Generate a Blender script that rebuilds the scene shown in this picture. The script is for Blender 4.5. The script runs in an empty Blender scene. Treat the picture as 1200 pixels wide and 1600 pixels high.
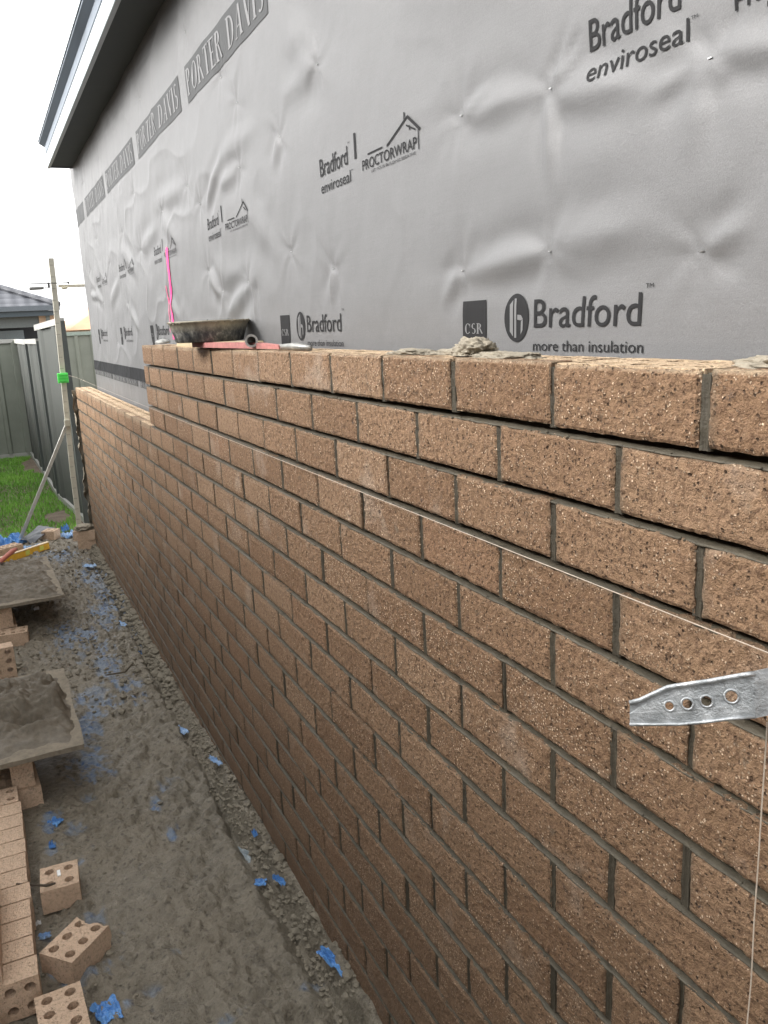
import bpy, bmesh, math, random
import numpy as np
from mathutils import Matrix, Vector
random.seed(7)
rng = np.random.default_rng(11)
SC = bpy.context.scene
COL = SC.collection
# ------------------------------------------------------------------ camera
def rot_cam():
    rx, ry, rz = -.2288, .0474, -.4373
    c, s = math.cos, math.sin
    Rz = np.array([[c(rz), -s(rz), 0], [s(rz), c(rz), 0], [0, 0, 1]])
    Rx = np.array([[1, 0, 0], [0, c(rx), -s(rx)], [0, s(rx), c(rx)]])
    Ry = np.array([[c(ry), 0, s(ry)], [0, 1, 0], [-s(ry), 0, c(ry)]])
    return Rz @ Rx @ Ry
CR = rot_cam(); CP = np.array([-.6204, -.588, 1.5124]); FPX = 1290.93
cam_d = bpy.data.cameras.new('camera'); cam = bpy.data.objects.new('camera', cam_d); COL.objects.link(cam)
m4 = Matrix.Identity(4)
for i in range(3):
    m4[i][0] = CR[i, 0]; m4[i][1] = CR[i, 2]; m4[i][2] = -CR[i, 1]; m4[i][3] = CP[i]
cam.matrix_world = m4
cam_d.sensor_fit = 'VERTICAL'; cam_d.sensor_height = 32; cam_d.lens = 32 * FPX / 1600
cam_d.clip_start = .02; cam_d.clip_end = 2000
SC.camera = cam
# ------------------------------------------------------------------ world, sun, exposure
SUN_EL, SUN_AZ = math.radians(33), math.radians(-72)      # azimuth from +Y towards +X
w = bpy.data.worlds.new('World'); SC.world = w; w.use_nodes = True
nt = w.node_tree; nt.nodes.clear()
sky = nt.nodes.new('ShaderNodeTexSky'); sky.sky_type = 'NISHITA'; sky.sun_disc = False
sky.sun_elevation = SUN_EL; sky.sun_rotation = SUN_AZ
sky.air_density = 1.0; sky.dust_density = 4.0; sky.ozone_density = 1.0
bw = nt.nodes.new('ShaderNodeRGBToBW'); mx = nt.nodes.new('ShaderNodeMix'); mx.data_type = 'RGBA'
mx.inputs[0].default_value = .9
nt.links.new(sky.outputs[0], bw.inputs[0]); nt.links.new(sky.outputs[0], mx.inputs[6])
mul = nt.nodes.new('ShaderNodeMath'); mul.operation = 'MAXIMUM'; mul.inputs[1].default_value = 6.0   # overcast: the cloud deck evens out the zenith
nt.links.new(bw.outputs[0], mul.inputs[0]); nt.links.new(mul.outputs[0], mx.inputs[7])
bg = nt.nodes.new('ShaderNodeBackground'); bg.inputs[1].default_value = .15
wo = nt.nodes.new('ShaderNodeOutputWorld')
nt.links.new(mx.outputs[2], bg.inputs[0]); nt.links.new(bg.outputs[0], wo.inputs[0])
sd = bpy.data.lights.new('sun', 'SUN'); sd.energy = 1.5; sd.angle = math.radians(28); sd.color = (1, .965, .92)
sun = bpy.data.objects.new('sun', sd); COL.objects.link(sun)
sdir = Vector((math.sin(SUN_AZ) * math.cos(SUN_EL), math.cos(SUN_AZ) * math.cos(SUN_EL), math.sin(SUN_EL)))
sun.rotation_euler = sdir.to_track_quat('Z', 'Y').to_euler()
SC.view_settings.view_transform = 'Standard'; SC.view_settings.look = 'None'
SC.view_settings.exposure = 1.33; SC.view_settings.gamma = 1
SC.cycles.use_denoising = True
SC.cycles.max_bounces = 6
# ------------------------------------------------------------------ noise
def _hash(ix, iy, iz, seed):
    h = (ix * 374761393 + iy * 668265263 + iz * 2147483647 + seed * 1274126177) & 0xFFFFFFFF
    h = ((h ^ (h >> 13)) * 1274126177) & 0xFFFFFFFF
    h = (h ^ (h >> 16)) & 0xFFFFFFFF
    return h / 4294967295.0
def vnoise(x, y, z=None, seed=0):
    x = np.asarray(x, float); y = np.asarray(y, float)
    z = np.zeros_like(x) if z is None else np.asarray(z, float)
    x, y, z = np.broadcast_arrays(x, y, z)
    xi, yi, zi = np.floor(x), np.floor(y), np.floor(z)
    fx, fy, fz = x - xi, y - yi, z - zi
    xi, yi, zi = xi.astype(np.int64), yi.astype(np.int64), zi.astype(np.int64)
    u, v, t = fx*fx*(3-2*fx), fy*fy*(3-2*fy), fz*fz*(3-2*fz)
    r = 0
    for a in (0, 1):
        for b in (0, 1):
            for c in (0, 1):
                r = r + _hash(xi+a, yi+b, zi+c, seed) * (u if a else 1-u) * (v if b else 1-v) * (t if c else 1-t)
    return r * 2 - 1
def fbm(x, y, z=None, seed=0, o=4, g=.5):
    a, r, s, f = 1., 0., 0., 1.
    for k in range(o):
        r = r + a * vnoise(x*f + 17.3*k, y*f - 9.1*k, None if z is None else z*f, seed + k); s += a; a *= g; f *= 2.03
    return r / s
def sstep(a, b, x):
    t = np.clip((np.asarray(x, float) - a) / (b - a), 0, 1); return t*t*(3-2*t)
# ------------------------------------------------------------------ object helpers
class MB:
    """collects shapes, then links them as ONE mesh object"""
    def __init__(s): s.v = []; s.f = []; s.a = {}
    def add(s, v, f, **att):
        o = len(s.v); s.v.extend([tuple(p) for p in v]); s.f.extend([tuple(i + o for i in q) for q in f])
        for k, val in att.items():
            l = s.a.setdefault(k, []); l.extend([0.] * (o - len(l)))
            l.extend([float(val)] * len(v) if np.isscalar(val) else [float(q) for q in val])
        return s
    def box(s, x0, x1, y0, y1, z0, z1, b=0., M=None, **att):
        if b <= 0:
            v = [(x, y, z) for x in (x0, x1) for y in (y0, y1) for z in (z0, z1)]
            f = [(0,1,3,2),(4,6,7,5),(0,4,5,1),(2,3,7,6),(0,2,6,4),(1,5,7,3)]
        else:
            bm = bmesh.new(); bmesh.ops.create_cube(bm, size=1)
            for q in bm.verts:
                q.co = ((x0+x1)/2 + q.co.x*(x1-x0), (y0+y1)/2 + q.co.y*(y1-y0), (z0+z1)/2 + q.co.z*(z1-z0))
            bmesh.ops.bevel(bm, geom=bm.edges[:], offset=b, segments=2, affect='EDGES', profile=.5)
            bm.verts.index_update()
            v = [tuple(q.co) for q in bm.verts]; f = [tuple(l.index for l in q.verts) for q in bm.faces]; bm.free()
        if M is not None: v = [tuple(M @ Vector(p)) for p in v]
        return s.add(v, f, **att)
    def tube(s, pts, r, n=10, cap=True, **att):
        pts = [Vector(p) for p in pts]; rs = r if hasattr(r, '__len__') else [r] * len(pts)
        v = []; f = []; up = None
        for i, p in enumerate(pts):
            d = (pts[min(i+1, len(pts)-1)] - pts[max(i-1, 0)]).normalized()
            if up is None: up = Vector((0, 0, 1)) if abs(d.z) < .9 else Vector((1, 0, 0))
            a = d.cross(up).normalized(); bb = a.cross(d)
            for k in range(n):
                t = 2*math.pi*k/n; v.append(tuple(p + (a*math.cos(t) + bb*math.sin(t)) * rs[i]))
        for i in range(len(pts)-1):
            for k in range(n): f.append((i*n+k, i*n+(k+1) % n, (i+1)*n+(k+1) % n, (i+1)*n+k))
        if cap: f.append(tuple(range(n-1, -1, -1))); f.append(tuple((len(pts)-1)*n + k for k in range(n)))
        return s.add(v, f, **att)
    def lathe(s, prof, c=(0, 0, 0), n=48, wob=None, **att):
        v = []; f = []
        for i, (r, z) in enumerate(prof):
            for k in range(n):
                t = 2*math.pi*k/n; rr = r * (1 + (wob(t, z) if wob else 0)); v.append((c[0]+rr*math.cos(t), c[1]+rr*math.sin(t), c[2]+z))
        for i in range(len(prof)-1):
            for k in range(n): f.append((i*n+k, i*n+(k+1) % n, (i+1)*n+(k+1) % n, (i+1)*n+k))
        return s.add(v, f, **att)
    def build(s, name, mat, parent=None, smooth=False, origin=None):
        me = bpy.data.meshes.new(name)
        off = Vector(origin) if origin is not None else (parent.matrix_world.translation.copy() if parent is not None else Vector((0, 0, 0)))
        V = np.array(s.v, float) - np.array(off)
        me.from_pydata(V.tolist(), [], s.f); me.validate()
        for k, l in s.a.items():
            l = l + [0.] * (len(s.v) - len(l))
            at = me.attributes.new(k, 'FLOAT', 'POINT'); at.data.foreach_set('value', np.array(l, np.float32))
        if smooth: me.polygons.foreach_set('use_smooth', [True] * len(me.polygons))
        me.materials.append(mat)
        o = bpy.data.objects.new(name, me); COL.objects.link(o)
        if parent is not None:
            o.parent = parent
        elif origin is not None: o.location = off
        bpy.context.view_layer.update()
        return o
def grid_faces(nu, nv, flip=False):
    i = np.arange(nu-1)[:, None] * nv + np.arange(nv-1)[None, :]
    q = np.stack([i, i+1, i+nv+1, i+nv], -1).reshape(-1, 4)
    return (q[:, ::-1] if flip else q).tolist()
def tag(o, label=None, cat=None, group=None, kind=None):
    if label: o['label'] = label
    if cat: o['category'] = cat
    if group: o['group'] = group
    if kind: o['kind'] = kind
    return o
def thing(name, label, cat, loc=(0, 0, 0), group=None):
    o = bpy.data.objects.new(name, None); COL.objects.link(o); o.location = loc; o.empty_display_size = .1
    bpy.context.view_layer.update()
    return tag(o, label, cat, group)
# ------------------------------------------------------------------ materials
def mat_new(name):
    m = bpy.data.materials.new(name); m.use_nodes = True
    n = m.node_tree; b = n.nodes['Principled BSDF']
    return m, n, b
class G:
    """small node-graph helper"""
    def __init__(s, name):
        s.m, s.t, s.b = mat_new(name); s.co = s.t.nodes.new('ShaderNodeTexCoord').outputs['Object']; s.h = []
    def N(s, t, **kw):
        n = s.t.nodes.new(t)
        for k, v in kw.items(): setattr(n, k, v)
        return n
    def L(s, a, b): s.t.links.new(a, b)
    def val(s, sock, v):
        if hasattr(v, 'is_linked') or isinstance(v, bpy.types.NodeSocket): s.L(v, sock)
        else: sock.default_value = v
    def noise(s, scale, det=4, rough=.55, co=None, out=0):
        n = s.N('ShaderNodeTexNoise'); n.inputs['Scale'].default_value = scale; n.inputs['Detail'].default_value = det
        n.inputs['Roughness'].default_value = rough; s.L(co or s.co, n.inputs['Vector']); return n.outputs[out]
    def voro(s, scale, out=0, rnd=1., co=None, feat='F1'):
        n = s.N('ShaderNodeTexVoronoi'); n.feature = feat; n.inputs['Scale'].default_value = scale; n.inputs['Randomness'].default_value = rnd
        s.L(co or s.co, n.inputs['Vector']); return n.outputs[out]
    def ramp(s, fac, stops, interp='LINEAR'):
        n = s.N('ShaderNodeValToRGB'); n.color_ramp.interpolation = interp; e = n.color_ramp.elements
        while len(e) > 1: e.remove(e[-1])
        for i, (p, c) in enumerate(stops):
            q = e[0] if i == 0 else e.new(p)
            q.position = p; q.color = (c, c, c, 1) if np.isscalar(c) else (*c, 1)
        s.val(n.inputs[0], fac); return n.outputs[0]
    def mix(s, f, a, b, mode='MIX'):
        n = s.N('ShaderNodeMix'); n.data_type = 'RGBA'; n.blend_type = mode
        for i, v in ((0, f), (6, a), (7, b)):
            if isinstance(v, tuple) and len(v) == 3: v = (*v, 1)
            s.val(n.inputs[i], v)
        return n.outputs[2]
    def math(s, op, a, b=0., clamp=False):
        n = s.N('ShaderNodeMath'); n.operation = op; n.use_clamp = clamp; s.val(n.inputs[0], a); s.val(n.inputs[1], b); return n.outputs[0]
    def att(s, name):
        n = s.N('ShaderNodeAttribute'); n.attribute_name = name; return n.outputs['Fac']
    def mapc(s, scale):
        n = s.N('ShaderNodeMapping'); n.inputs['Scale'].default_value = scale; s.L(s.co, n.inputs[0]); return n.outputs[0]
    def xyz(s, co=None):
        n = s.N('ShaderNodeSeparateXYZ'); s.L(co or s.co, n.inputs[0]); return n.outputs
    def done(s, col, rough=.8, bump=None, dist=.002, strength=1., metal=0., spec=None, bumps=None):
        if isinstance(col, tuple): col = (*col, 1) if len(col) == 3 else col
        s.val(s.b.inputs['Base Color'], col); s.val(s.b.inputs['Roughness'], rough); s.val(s.b.inputs['Metallic'], metal)
        if spec is not None: s.b.inputs['Specular IOR Level'].default_value = spec
        bl = bumps or ([(bump, dist, strength)] if bump is not None else [])
        prev = None
        for h, d, st in bl:
            n = s.N('ShaderNodeBump'); n.inputs['Distance'].default_value = d; n.inputs['Strength'].default_value = st
            s.L(h, n.inputs['Height'])
            if prev is not None: s.L(prev, n.inputs['Normal'])
            prev = n.outputs[0]
        if prev is not None: s.L(prev, s.b.inputs['Normal'])
        return s.m
def brick_material(name, dirty=True, pale=0.):
    g = G(name); t = g.att('tint')
    wob = g.N('ShaderNodeMix'); wob.data_type = 'RGBA'; wob.blend_type = 'ADD'; wob.inputs[0].default_value = 1
    g.L(g.co, wob.inputs[6]); ns = g.mix(.5, (0, 0, 0), g.noise(330, 2, .6, out=1)); sc = g.N('ShaderNodeVectorMath'); sc.operation = 'SCALE'; sc.inputs['Scale'].default_value = .006
    g.L(ns, sc.inputs[0]); g.L(sc.outputs[0], wob.inputs[7]); cw = wob.outputs[2]
    base = g.ramp(t, [(0, (.20, .110, .058)), (.3, (.265, .158, .090)), (.6, (.31, .190, .111)), (.88, (.37, .24, .148)), (1, (.235, .118, .06))])
    base = g.mix(g.math('MULTIPLY', g.att('pale'), .9), base, (.82, .63, .42))
    if pale: base = g.mix(pale, base, (.76, .56, .40))
    big = g.noise(9, 3); base = g.mix(g.ramp(big, [(.35, 0.), (.7, .4)]), base, (.27, .172, .10))
    mott = g.noise(110, 5, .7)
    base = g.mix(g.ramp(mott, [(.38, .75), (.52, 0.)]), base, (.13, .072, .042))
    base = g.mix(g.ramp(g.noise(150, 3, .6), [(.5, 0.), (.75, .5)]), base, (.44, .285, .165))
    bl = g.math('ADD', g.noise(8.5, 4, .6), g.math('MULTIPLY', g.math('SUBTRACT', g.att('rnd'), .5), .22)); base = g.mix(g.ramp(bl, [(.60, 0.), (.78, .5)]), base, (.46, .37, .29))
    v = g.voro(260, co=cw); sel = g.xyz(g.voro(260, out=1, co=cw))
    light = g.math('MULTIPLY', g.ramp(v, [(.26, 1.), (.38, 0.)]), g.math('GREATER_THAN', g.math('ADD', sel[0], g.math('MULTIPLY', g.att('rnd'), .22)), .72))
    base = g.mix(g.math('MULTIPLY', light, g.math('ADD', .35, g.math('MULTIPLY', sel[1], .65))), base, (.85, .64, .45))
    v2 = g.voro(180, co=cw); s2 = g.xyz(g.voro(180, out=1, co=cw))
    pit = g.math('MULTIPLY', g.ramp(v2, [(.2, 1.), (.38, 0.)]), g.math('GREATER_THAN', g.math('SUBTRACT', s2[1], g.math('MULTIPLY', g.att('rnd'), .18)), .64))
    base = g.mix(g.math('MULTIPLY', pit, g.math('ADD', .3, g.math('MULTIPLY', s2[2], .6))), base, (.045, .026, .016))
    v3 = g.voro(38, co=cw); s3 = g.xyz(g.voro(38, out=1, co=cw))
    iron = g.math('MULTIPLY', g.ramp(v3, [(.08, 1.), (.26, 0.)]), g.math('GREATER_THAN', s3[2], .90))
    iron = g.math('MULTIPLY', iron, g.ramp(g.noise(300, 3), [(.45, 0.), (.58, 1.)]))
    base = g.mix(g.math('MULTIPLY', iron, .85), base, (.035, .033, .038))
    if dirty:
        sm = g.math('MULTIPLY', g.att('smear'), g.ramp(g.noise(110, 4, .7), [(.36, .1), (.6, 1.)]))
        base = g.mix(g.math('MULTIPLY', sm, .8), base, (.115, .098, .07))
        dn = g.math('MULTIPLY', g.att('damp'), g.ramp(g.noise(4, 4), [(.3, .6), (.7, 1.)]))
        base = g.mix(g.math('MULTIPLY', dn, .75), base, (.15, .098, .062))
    if pale: base = g.mix(.55, base, (.72, .53, .38))
    spl = g.ramp(g.noise(24, 5, .7), [(.62, 0.), (.70, .55)]); base = g.mix(spl, base, (.16, .132, .095))
    v5 = g.voro(420, co=cw)
    h = g.math('ADD', g.noise(230, 4, .7), g.math('MULTIPLY', pit, -.9))
    h = g.math('ADD', h, g.math('MULTIPLY', light, .55))
    h2 = g.math('MULTIPLY', v5, -1.)
    return g.done(base, g.ramp(g.noise(60), [(.3, .72), (.7, .9)]), bumps=[(h, .0038, 1.), (h2, .0013, .7)], spec=.35)
def mortar_material(name, wet=.0, c=(.205, .18, .14)):
    g = G(name); n = g.noise(45, 6, .7); n2 = g.noise(300, 3, .7); n3 = g.noise(6, 3)
    dk = tuple(q * .62 for q in c); lt = tuple(min(1, q * 1.35) for q in c)
    col = g.ramp(n, [(.28, dk), (.5, c), (.75, lt)])
    col = g.mix(g.ramp(n2, [(.55, 0.), (.7, .35)]), col, lt)
    col = g.mix(g.ramp(n3, [(.4, 0.), (.7, .4)]), col, dk)
    col = g.mix(g.math('MULTIPLY', g.att('dark'), .45), col, (.05, .042, .03))
    return g.done(col, g.ramp(n3, [(.35, .5 if wet else .8), (.65, .75 if wet else .95)]), bumps=[(n, .004, .8), (n2, .0012, .7)], spec=.4)
MB_BRICK = brick_material('clay_brick_face')
M_BRICKL = brick_material('clay_brick_loose', False, .8)
M_MORT = mortar_material('raked_mortar', 1, (.092, .079, .056))
M_MORTD = mortar_material('dry_mortar', 0, (.30, .265, .205))
M_MORTW = mortar_material('wet_mortar', 1, (.145, .122, .09))
def simple(name, col, rough=.6, metal=0., var=.12, sc=30, bump=.0005, spec=None):
    g = G(name); n = g.noise(sc, 5, .65)
    a = tuple(q * (1 - var) for q in col); b = tuple(min(1, q * (1 + var)) for q in col)
    return g.done(g.ramp(n, [(.3, a), (.7, b)]), g.ramp(n, [(.3, max(.03, rough-.08)), (.7, min(1, rough+.08))]), n, bump, 1, metal, spec)
def rock(mb, c, r, seed, sub=1, flat=.6, **att):
    bm = bmesh.new(); bmesh.ops.create_icosphere(bm, subdivisions=sub, radius=1)
    V = np.array([tuple(v.co) for v in bm.verts]); F = [tuple(v.index for v in f.verts) for f in bm.faces]; bm.free()
    s = 1+.38*vnoise(V[:, 0]*1.7+seed, V[:, 1]*1.7, V[:, 2]*1.7, seed=seed % 97)
    V = V*s[:, None]*np.array([1, .75+.5*((seed*37) % 10)/10, flat])*r
    a = seed*2.4; R = np.array([[math.cos(a), -math.sin(a), 0], [math.sin(a), math.cos(a), 0], [0, 0, 1]])
    mb.add(V@R.T+np.array(c), F, **att)
# ------------------------------------------------------------------ the brick wall
TOP = 1.451; P = .086; BH = .0752; BL = .23; PY = .24; JT = .01
Y_END, Y_STEP, Y_NEAR = 6.30, 3.10, -1.25
LOW_ROWS = 20
wall = thing('brick_wall', 'long unfinished brown brick wall with raked mortar joints, stepping down at its far end', 'wall', (0, 2.5, -.2))
BK = MB()     # brick faces
def row_top(r): return TOP - r * P            # r = 0 is the topmost course
def brick_spans(r):
    yn = Y_END if r >= 4 else Y_STEP
    off = 0. if r % 2 == 0 else .12
    k = math.floor((Y_NEAR - off) / PY)
    out = []
    y = off + k * PY
    while y < yn - .02:
        a, b = y + JT/2, y + PY - JT/2
        a = max(a, Y_NEAR); b = min(b, yn)
        if b - a > .04: out.append((a, b))
        y += PY
    return out
holes_top = []
for r in range(LOW_ROWS):
    zt = row_top(r); zb = zt - BH
    for (a, b) in brick_spans(r):
        near = b < 1.5
        ds = .0045 if near else (.012 if b < 3.2 else .03)
        ny = max(2, int(round((b-a)/ds))); nz = max(2, int(round(BH/ds)))
        jy, jz = rng.normal(0, .0012), rng.normal(0, .0009)
        Y, Z = np.meshgrid(np.linspace(a, b, ny+1), np.linspace(zb, zt, nz+1), indexing='ij')
        e = np.minimum(np.minimum(Y-a, b-Y), np.minimum(Z-zb, zt-Z))
        x = -.0006 - .0007*vnoise(Y*40, Z*40, seed=r) + .0024*np.clip(1 - e/.0035, 0, 1)**1.6
        if near: x += -.0009*vnoise(Y*170, Z*170, seed=3) - .0007*vnoise(Y*95, Z*95, seed=5)
        x += rng.normal(0, .0007) + (Y-(a+b)/2) * rng.normal(0, .004)
        # ragged arrises
        Yj = Y + jy + np.where((Y-a < 1e-6) | (b-Y < 1e-6), .0009*vnoise(Y*3, Z*130, seed=r+9), 0)
        Zj = Z + jz + np.where((Z-zb < 1e-6) | (zt-Z < 1e-6), .0009*vnoise(Y*130, Z*5, seed=r+19), 0)
        sm = np.clip(1 - (b - Y)/(.006 + .011*(.5+.5*vnoise(Y*2, Z*30, seed=r*7+int(b*13)))), 0, 1)
        sm = np.maximum(sm, .8*np.clip(1 - (zt-Z)/(.003+.004*(.5+.5*vnoise(Y*22, Z*2, seed=4))), 0, 1))
        sm = np.maximum(sm, .5*np.clip(1 - (Y-a)/.004, 0, 1))
        dm = np.clip((.95 - Z)/1.0, 0, 1)  # grows towards the ground; turns the low courses a darker brown
        tint = .14+.68*rng.random(); tint = tint if rng.random() < .94 else .95
        # ring extruded back
        nv = nz+1
        idx = [i*nv for i in range(ny+1)] + [ny*nv + j for j in range(1, nz+1)] + [i*nv + nz for i in range(ny-1, -1, -1)] + [j for j in range(nz-1, 0, -1)]
        V = np.stack([x, Yj, Zj], -1).reshape(-1, 3)
        R = V[idx].copy(); R[:, 0] = .034
        F = grid_faces(ny+1, nv, True)
        o = len(V); n = len(idx)
        F += [(idx[k], o+k, o+(k+1) % n, idx[(k+1) % n]) for k in range(n)]
        pl = np.clip(1-(zt-Z)/.0042, 0, 1)*(.6+.4*vnoise(Y*60, Z*9, seed=3)) if (r == 0 or (r == 4 and a > Y_STEP-.02)) else 0*Z
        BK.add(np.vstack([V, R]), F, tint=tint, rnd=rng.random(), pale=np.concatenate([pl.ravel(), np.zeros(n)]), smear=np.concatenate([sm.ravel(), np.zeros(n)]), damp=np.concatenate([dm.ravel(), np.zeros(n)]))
        if r in (0, 4): holes_top.append((r, a, b, zt, tint))
def holed_brick(mb, L, W, H, cols, rows, rad, M=None, seg=14, jit=0., broken=False, **att):
    """brick standing on its bed, length along local y, core holes along z, centred in xy, base z=0"""
    cy, cx = L/cols, W/rows
    V = []; F = []
    def vid(p):
        V.append(p); return len(V)-1
    for i in range(cols):
        for j in range(rows):
            ox, oy = -W/2 + cx*(j+.5), -L/2 + cy*(i+.5)
            hole = rad > 0
            ring_s = []; ring_c = []
            for k in range(seg):
                t = 2*math.pi*(k+.5)/seg; c, s = math.cos(t), math.sin(t)
                q = max(abs(c)/(cx/2), abs(s)/(cy/2)); ring_s.append((ox+c/q, oy+s/q)); ring_c.append((ox+rad*c, oy+rad*s))
            # force the cell corners in
            for sx in (-1, 1):
                for sy in (-1, 1):
                    tx, ty = ox+sx*cx/2, oy+sy*cy/2
                    kk = min(range(seg), key=lambda q: (ring_s[q][0]-tx)**2+(ring_s[q][1]-ty)**2); ring_s[kk] = (tx, ty)
            S = [[vid((p[0], p[1], z)) for p in ring_s] for z in (H, 0)]
            Cc = [[vid((p[0], p[1], z)) for p in ring_c] for z in (H, H-.5*H, 0)]
            for k in range(seg):
                k2 = (k+1) % seg
                F.append((S[0][k], S[0][k2], Cc[0][k2], Cc[0][k])); F.append((S[1][k], Cc[2][k], Cc[2][k2], S[1][k2]))
                F.append((Cc[0][k], Cc[0][k2], Cc[2][k2], Cc[2][k]))
    x0, x1, y0, y1 = -W/2, W/2, -L/2, L/2
    nL, nW, nH = max(3, int(L/.012)), max(3, int(W/.012)), max(3, int(H/.012))
    def side(p0, p1, n):
        o = len(V)
        for i in range(n+1):
            for j in range(nH+1):
                t = i/n; V.append((p0[0]+(p1[0]-p0[0])*t, p0[1]+(p1[1]-p0[1])*t, H*j/nH))
        F.extend([[a+o for a in q] for q in grid_faces(n+1, nH+1, True)])
    side((x0, y0), (x1, y0), nW); side((x1, y0), (x1, y1), nL); side((x1, y1), (x0, y1), nW); side((x0, y1), (x0, y0), nL)
    V = np.array(V)
    if broken:      # ragged far end: cores laid open
        s = vnoise(V[:, 0]*45, V[:, 2]*22, seed=5)*.009 + .006*vnoise(V[:, 0]*120, V[:, 2]*70, seed=8)
        V[:, 1] += np.where(V[:, 1] > y1-.004, s - .004 - .022*np.exp(-((V[:, 0]+.02)/.016)**2), 0)
    V += .0008*np.stack([vnoise(V[:, 0]*60, V[:, 1]*60, V[:, 2]*60, seed=q+int(jit)) for q in (1, 2, 3)], 1)
    ro = .002
    if M is not None: V = np.array([tuple(M @ Vector(p)) for p in V])
    mb.add(V, [tuple(q) for q in F], **att)
for (r, a, b, zt, tint) in holes_top:
    L = b - a; cols = 5 if L > .18 else 2
    holed_brick(BK, L, .106, BH, cols, 2, .0125, Matrix.Translation((.0575, (a+b)/2, zt-BH+.0005)), seg=12, tint=tint, smear=0., damp=0., pale=1.)
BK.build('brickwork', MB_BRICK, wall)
# mortar: bed joints as one raked profile per joint, perpends, and the fill behind
MO = MB()
for r in range(0, LOW_ROWS):
    yn = Y_END if r >= 4 else Y_STEP
    if r < LOW_ROWS-1:
        yn2 = Y_END if r >= 3 else Y_STEP
        if r == 3: yn2 = Y_STEP
        zc = row_top(r) - P + JT/2
        ys = np.concatenate([np.arange(Y_NEAR, 1.5, .006), np.arange(1.5, 3.0, .015), np.arange(3.0, yn2+.001, .04)])
        ys = ys[ys <= yn2]
        prof = [(.019, .0066), (.0178, .0054), (.0172, .0030), (.0145, .0004), (.0095, -.0016), (.0040, -.0034), (.0014, -.0046), (.0010, -.0060), (.004, -.0076)]
        if r < 6: prof = [(.019, .0066), (.0182, .0054), (.0178, .0014), (.0165, -.0008), (.0120, -.0024), (.0050, -.0038), (.0014, -.0048), (.0010, -.0061), (.004, -.0076)]
        prof = [(px*((1.6 if r < 4 else 1.5) if k < 5 else 1.0), pz) for k, (px, pz) in enumerate(prof)]
        V = []
        for k, (px, pz) in enumerate(prof):
            amp = .0005 + (.0011 if k >= 5 else 0)
            xx = px + amp*vnoise(ys*55, ys*0+k*.6, seed=r) + .0007*vnoise(ys*9, ys*0, seed=r+40) - (.0008*np.clip(vnoise(ys*160, ys*0+k, seed=r+70), 0, 1) if k >= 4 else 0)
            zz = zc + pz + (.0006*vnoise(ys*75, ys*0+k*.5, seed=r+30))
            V.append(np.stack([xx, ys, zz], -1))
        V = np.stack(V, 0)
        MO.add(V.reshape(-1, 3), grid_faces(len(prof), len(ys), True), dark=0.)
    sp = brick_spans(r); zt = row_top(r)
    for (a, b), (a2, b2) in zip(sp[:-1], sp[1:]):
        yc = (b+a2)/2; n = 14 if yc < 1.5 else 5
        zs = np.linspace(zt-BH-.003, zt+(.001 if r not in (0, 4) else -.004), n)
        prof = [(.010, -.0062), (.0016, -.0054), (.0030, -.003), (.0044, 0), (.0034, .003), (.0014, .0054), (.010, .0062)]
        V = []
        for k, (px, py) in enumerate(prof):
            V.append(np.stack([px + .0008*vnoise(zs*90, zs*0+k*.7+yc*31, seed=r), yc+py+.0006*vnoise(zs*70, zs*0+k+yc*17, seed=r+5), zs], -1))
        MO.add(np.stack(V, 0).reshape(-1, 3), grid_faces(len(prof), n), dark=1.)
        if r == 0 or (r == 4 and yc > Y_STEP): MO.box(.008, .108, yc-.006, yc+.006, zt-BH-.002, zt-.003)
for k in range(900):
    r = int(rng.integers(0, 12)); yy = rng.uniform(-.3, 1.8); zc = row_top(r)-P+JT/2
    rock(MO, (.0012+rng.uniform(-.0012, .002), yy, zc-.0052+rng.normal(0, .0009)), rng.uniform(.0006, .0021)*(1.6 if rng.random() < .05 else 1), k, 1, .8, dark=0.)
# fill core behind the faces
MO.box(.030, .108, Y_NEAR+.003, Y_STEP-.002, row_top(4)-.002, row_top(0)-BH-.001)
MO.box(.0197, .108, Y_NEAR+.003, Y_END-.002, row_top(LOW_ROWS-1)-BH, row_top(4)-BH-.0015)
MO.build('mortar_joint', M_MORT, wall, smooth=True)
# ------------------------------------------------------------------ the wrapped house
house = thing('house_under_construction', 'house wrapped in grey printed building paper behind the brick wall, with pale blue gutter', 'house', (1.2, 2.5, -.2))
WX = .154
PINS = [(.454,1.82),(.158,1.778),(.697,1.838),(.454,1.599),(.164,1.573),(.705,1.589),(1.311,2.08),(1.605,1.988),(1.583,1.699),(1.299,1.635),(2.114,2.259),(1.989,1.977),(1.967,2.153),(2.495,1.944),(3.167,2.005),(3.8,2.175),(2.475,1.708),(2.296,1.632),(1.985,1.646),(2.662,2.03),(-.35,1.80),(-.4,1.58),(.1,2.15),(.75,2.2),
        (3.2,1.64),(3.75,1.9),(4.25,2.03),(4.3,1.66),(4.8,1.92),(5.25,2.1),(5.3,1.7),(5.8,1.95),(4.8,2.5),(3.4,2.5),(2.5,2.5),(5.6,2.5),(3.7,1.45),(4.9,1.45),(5.8,1.42)]
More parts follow.
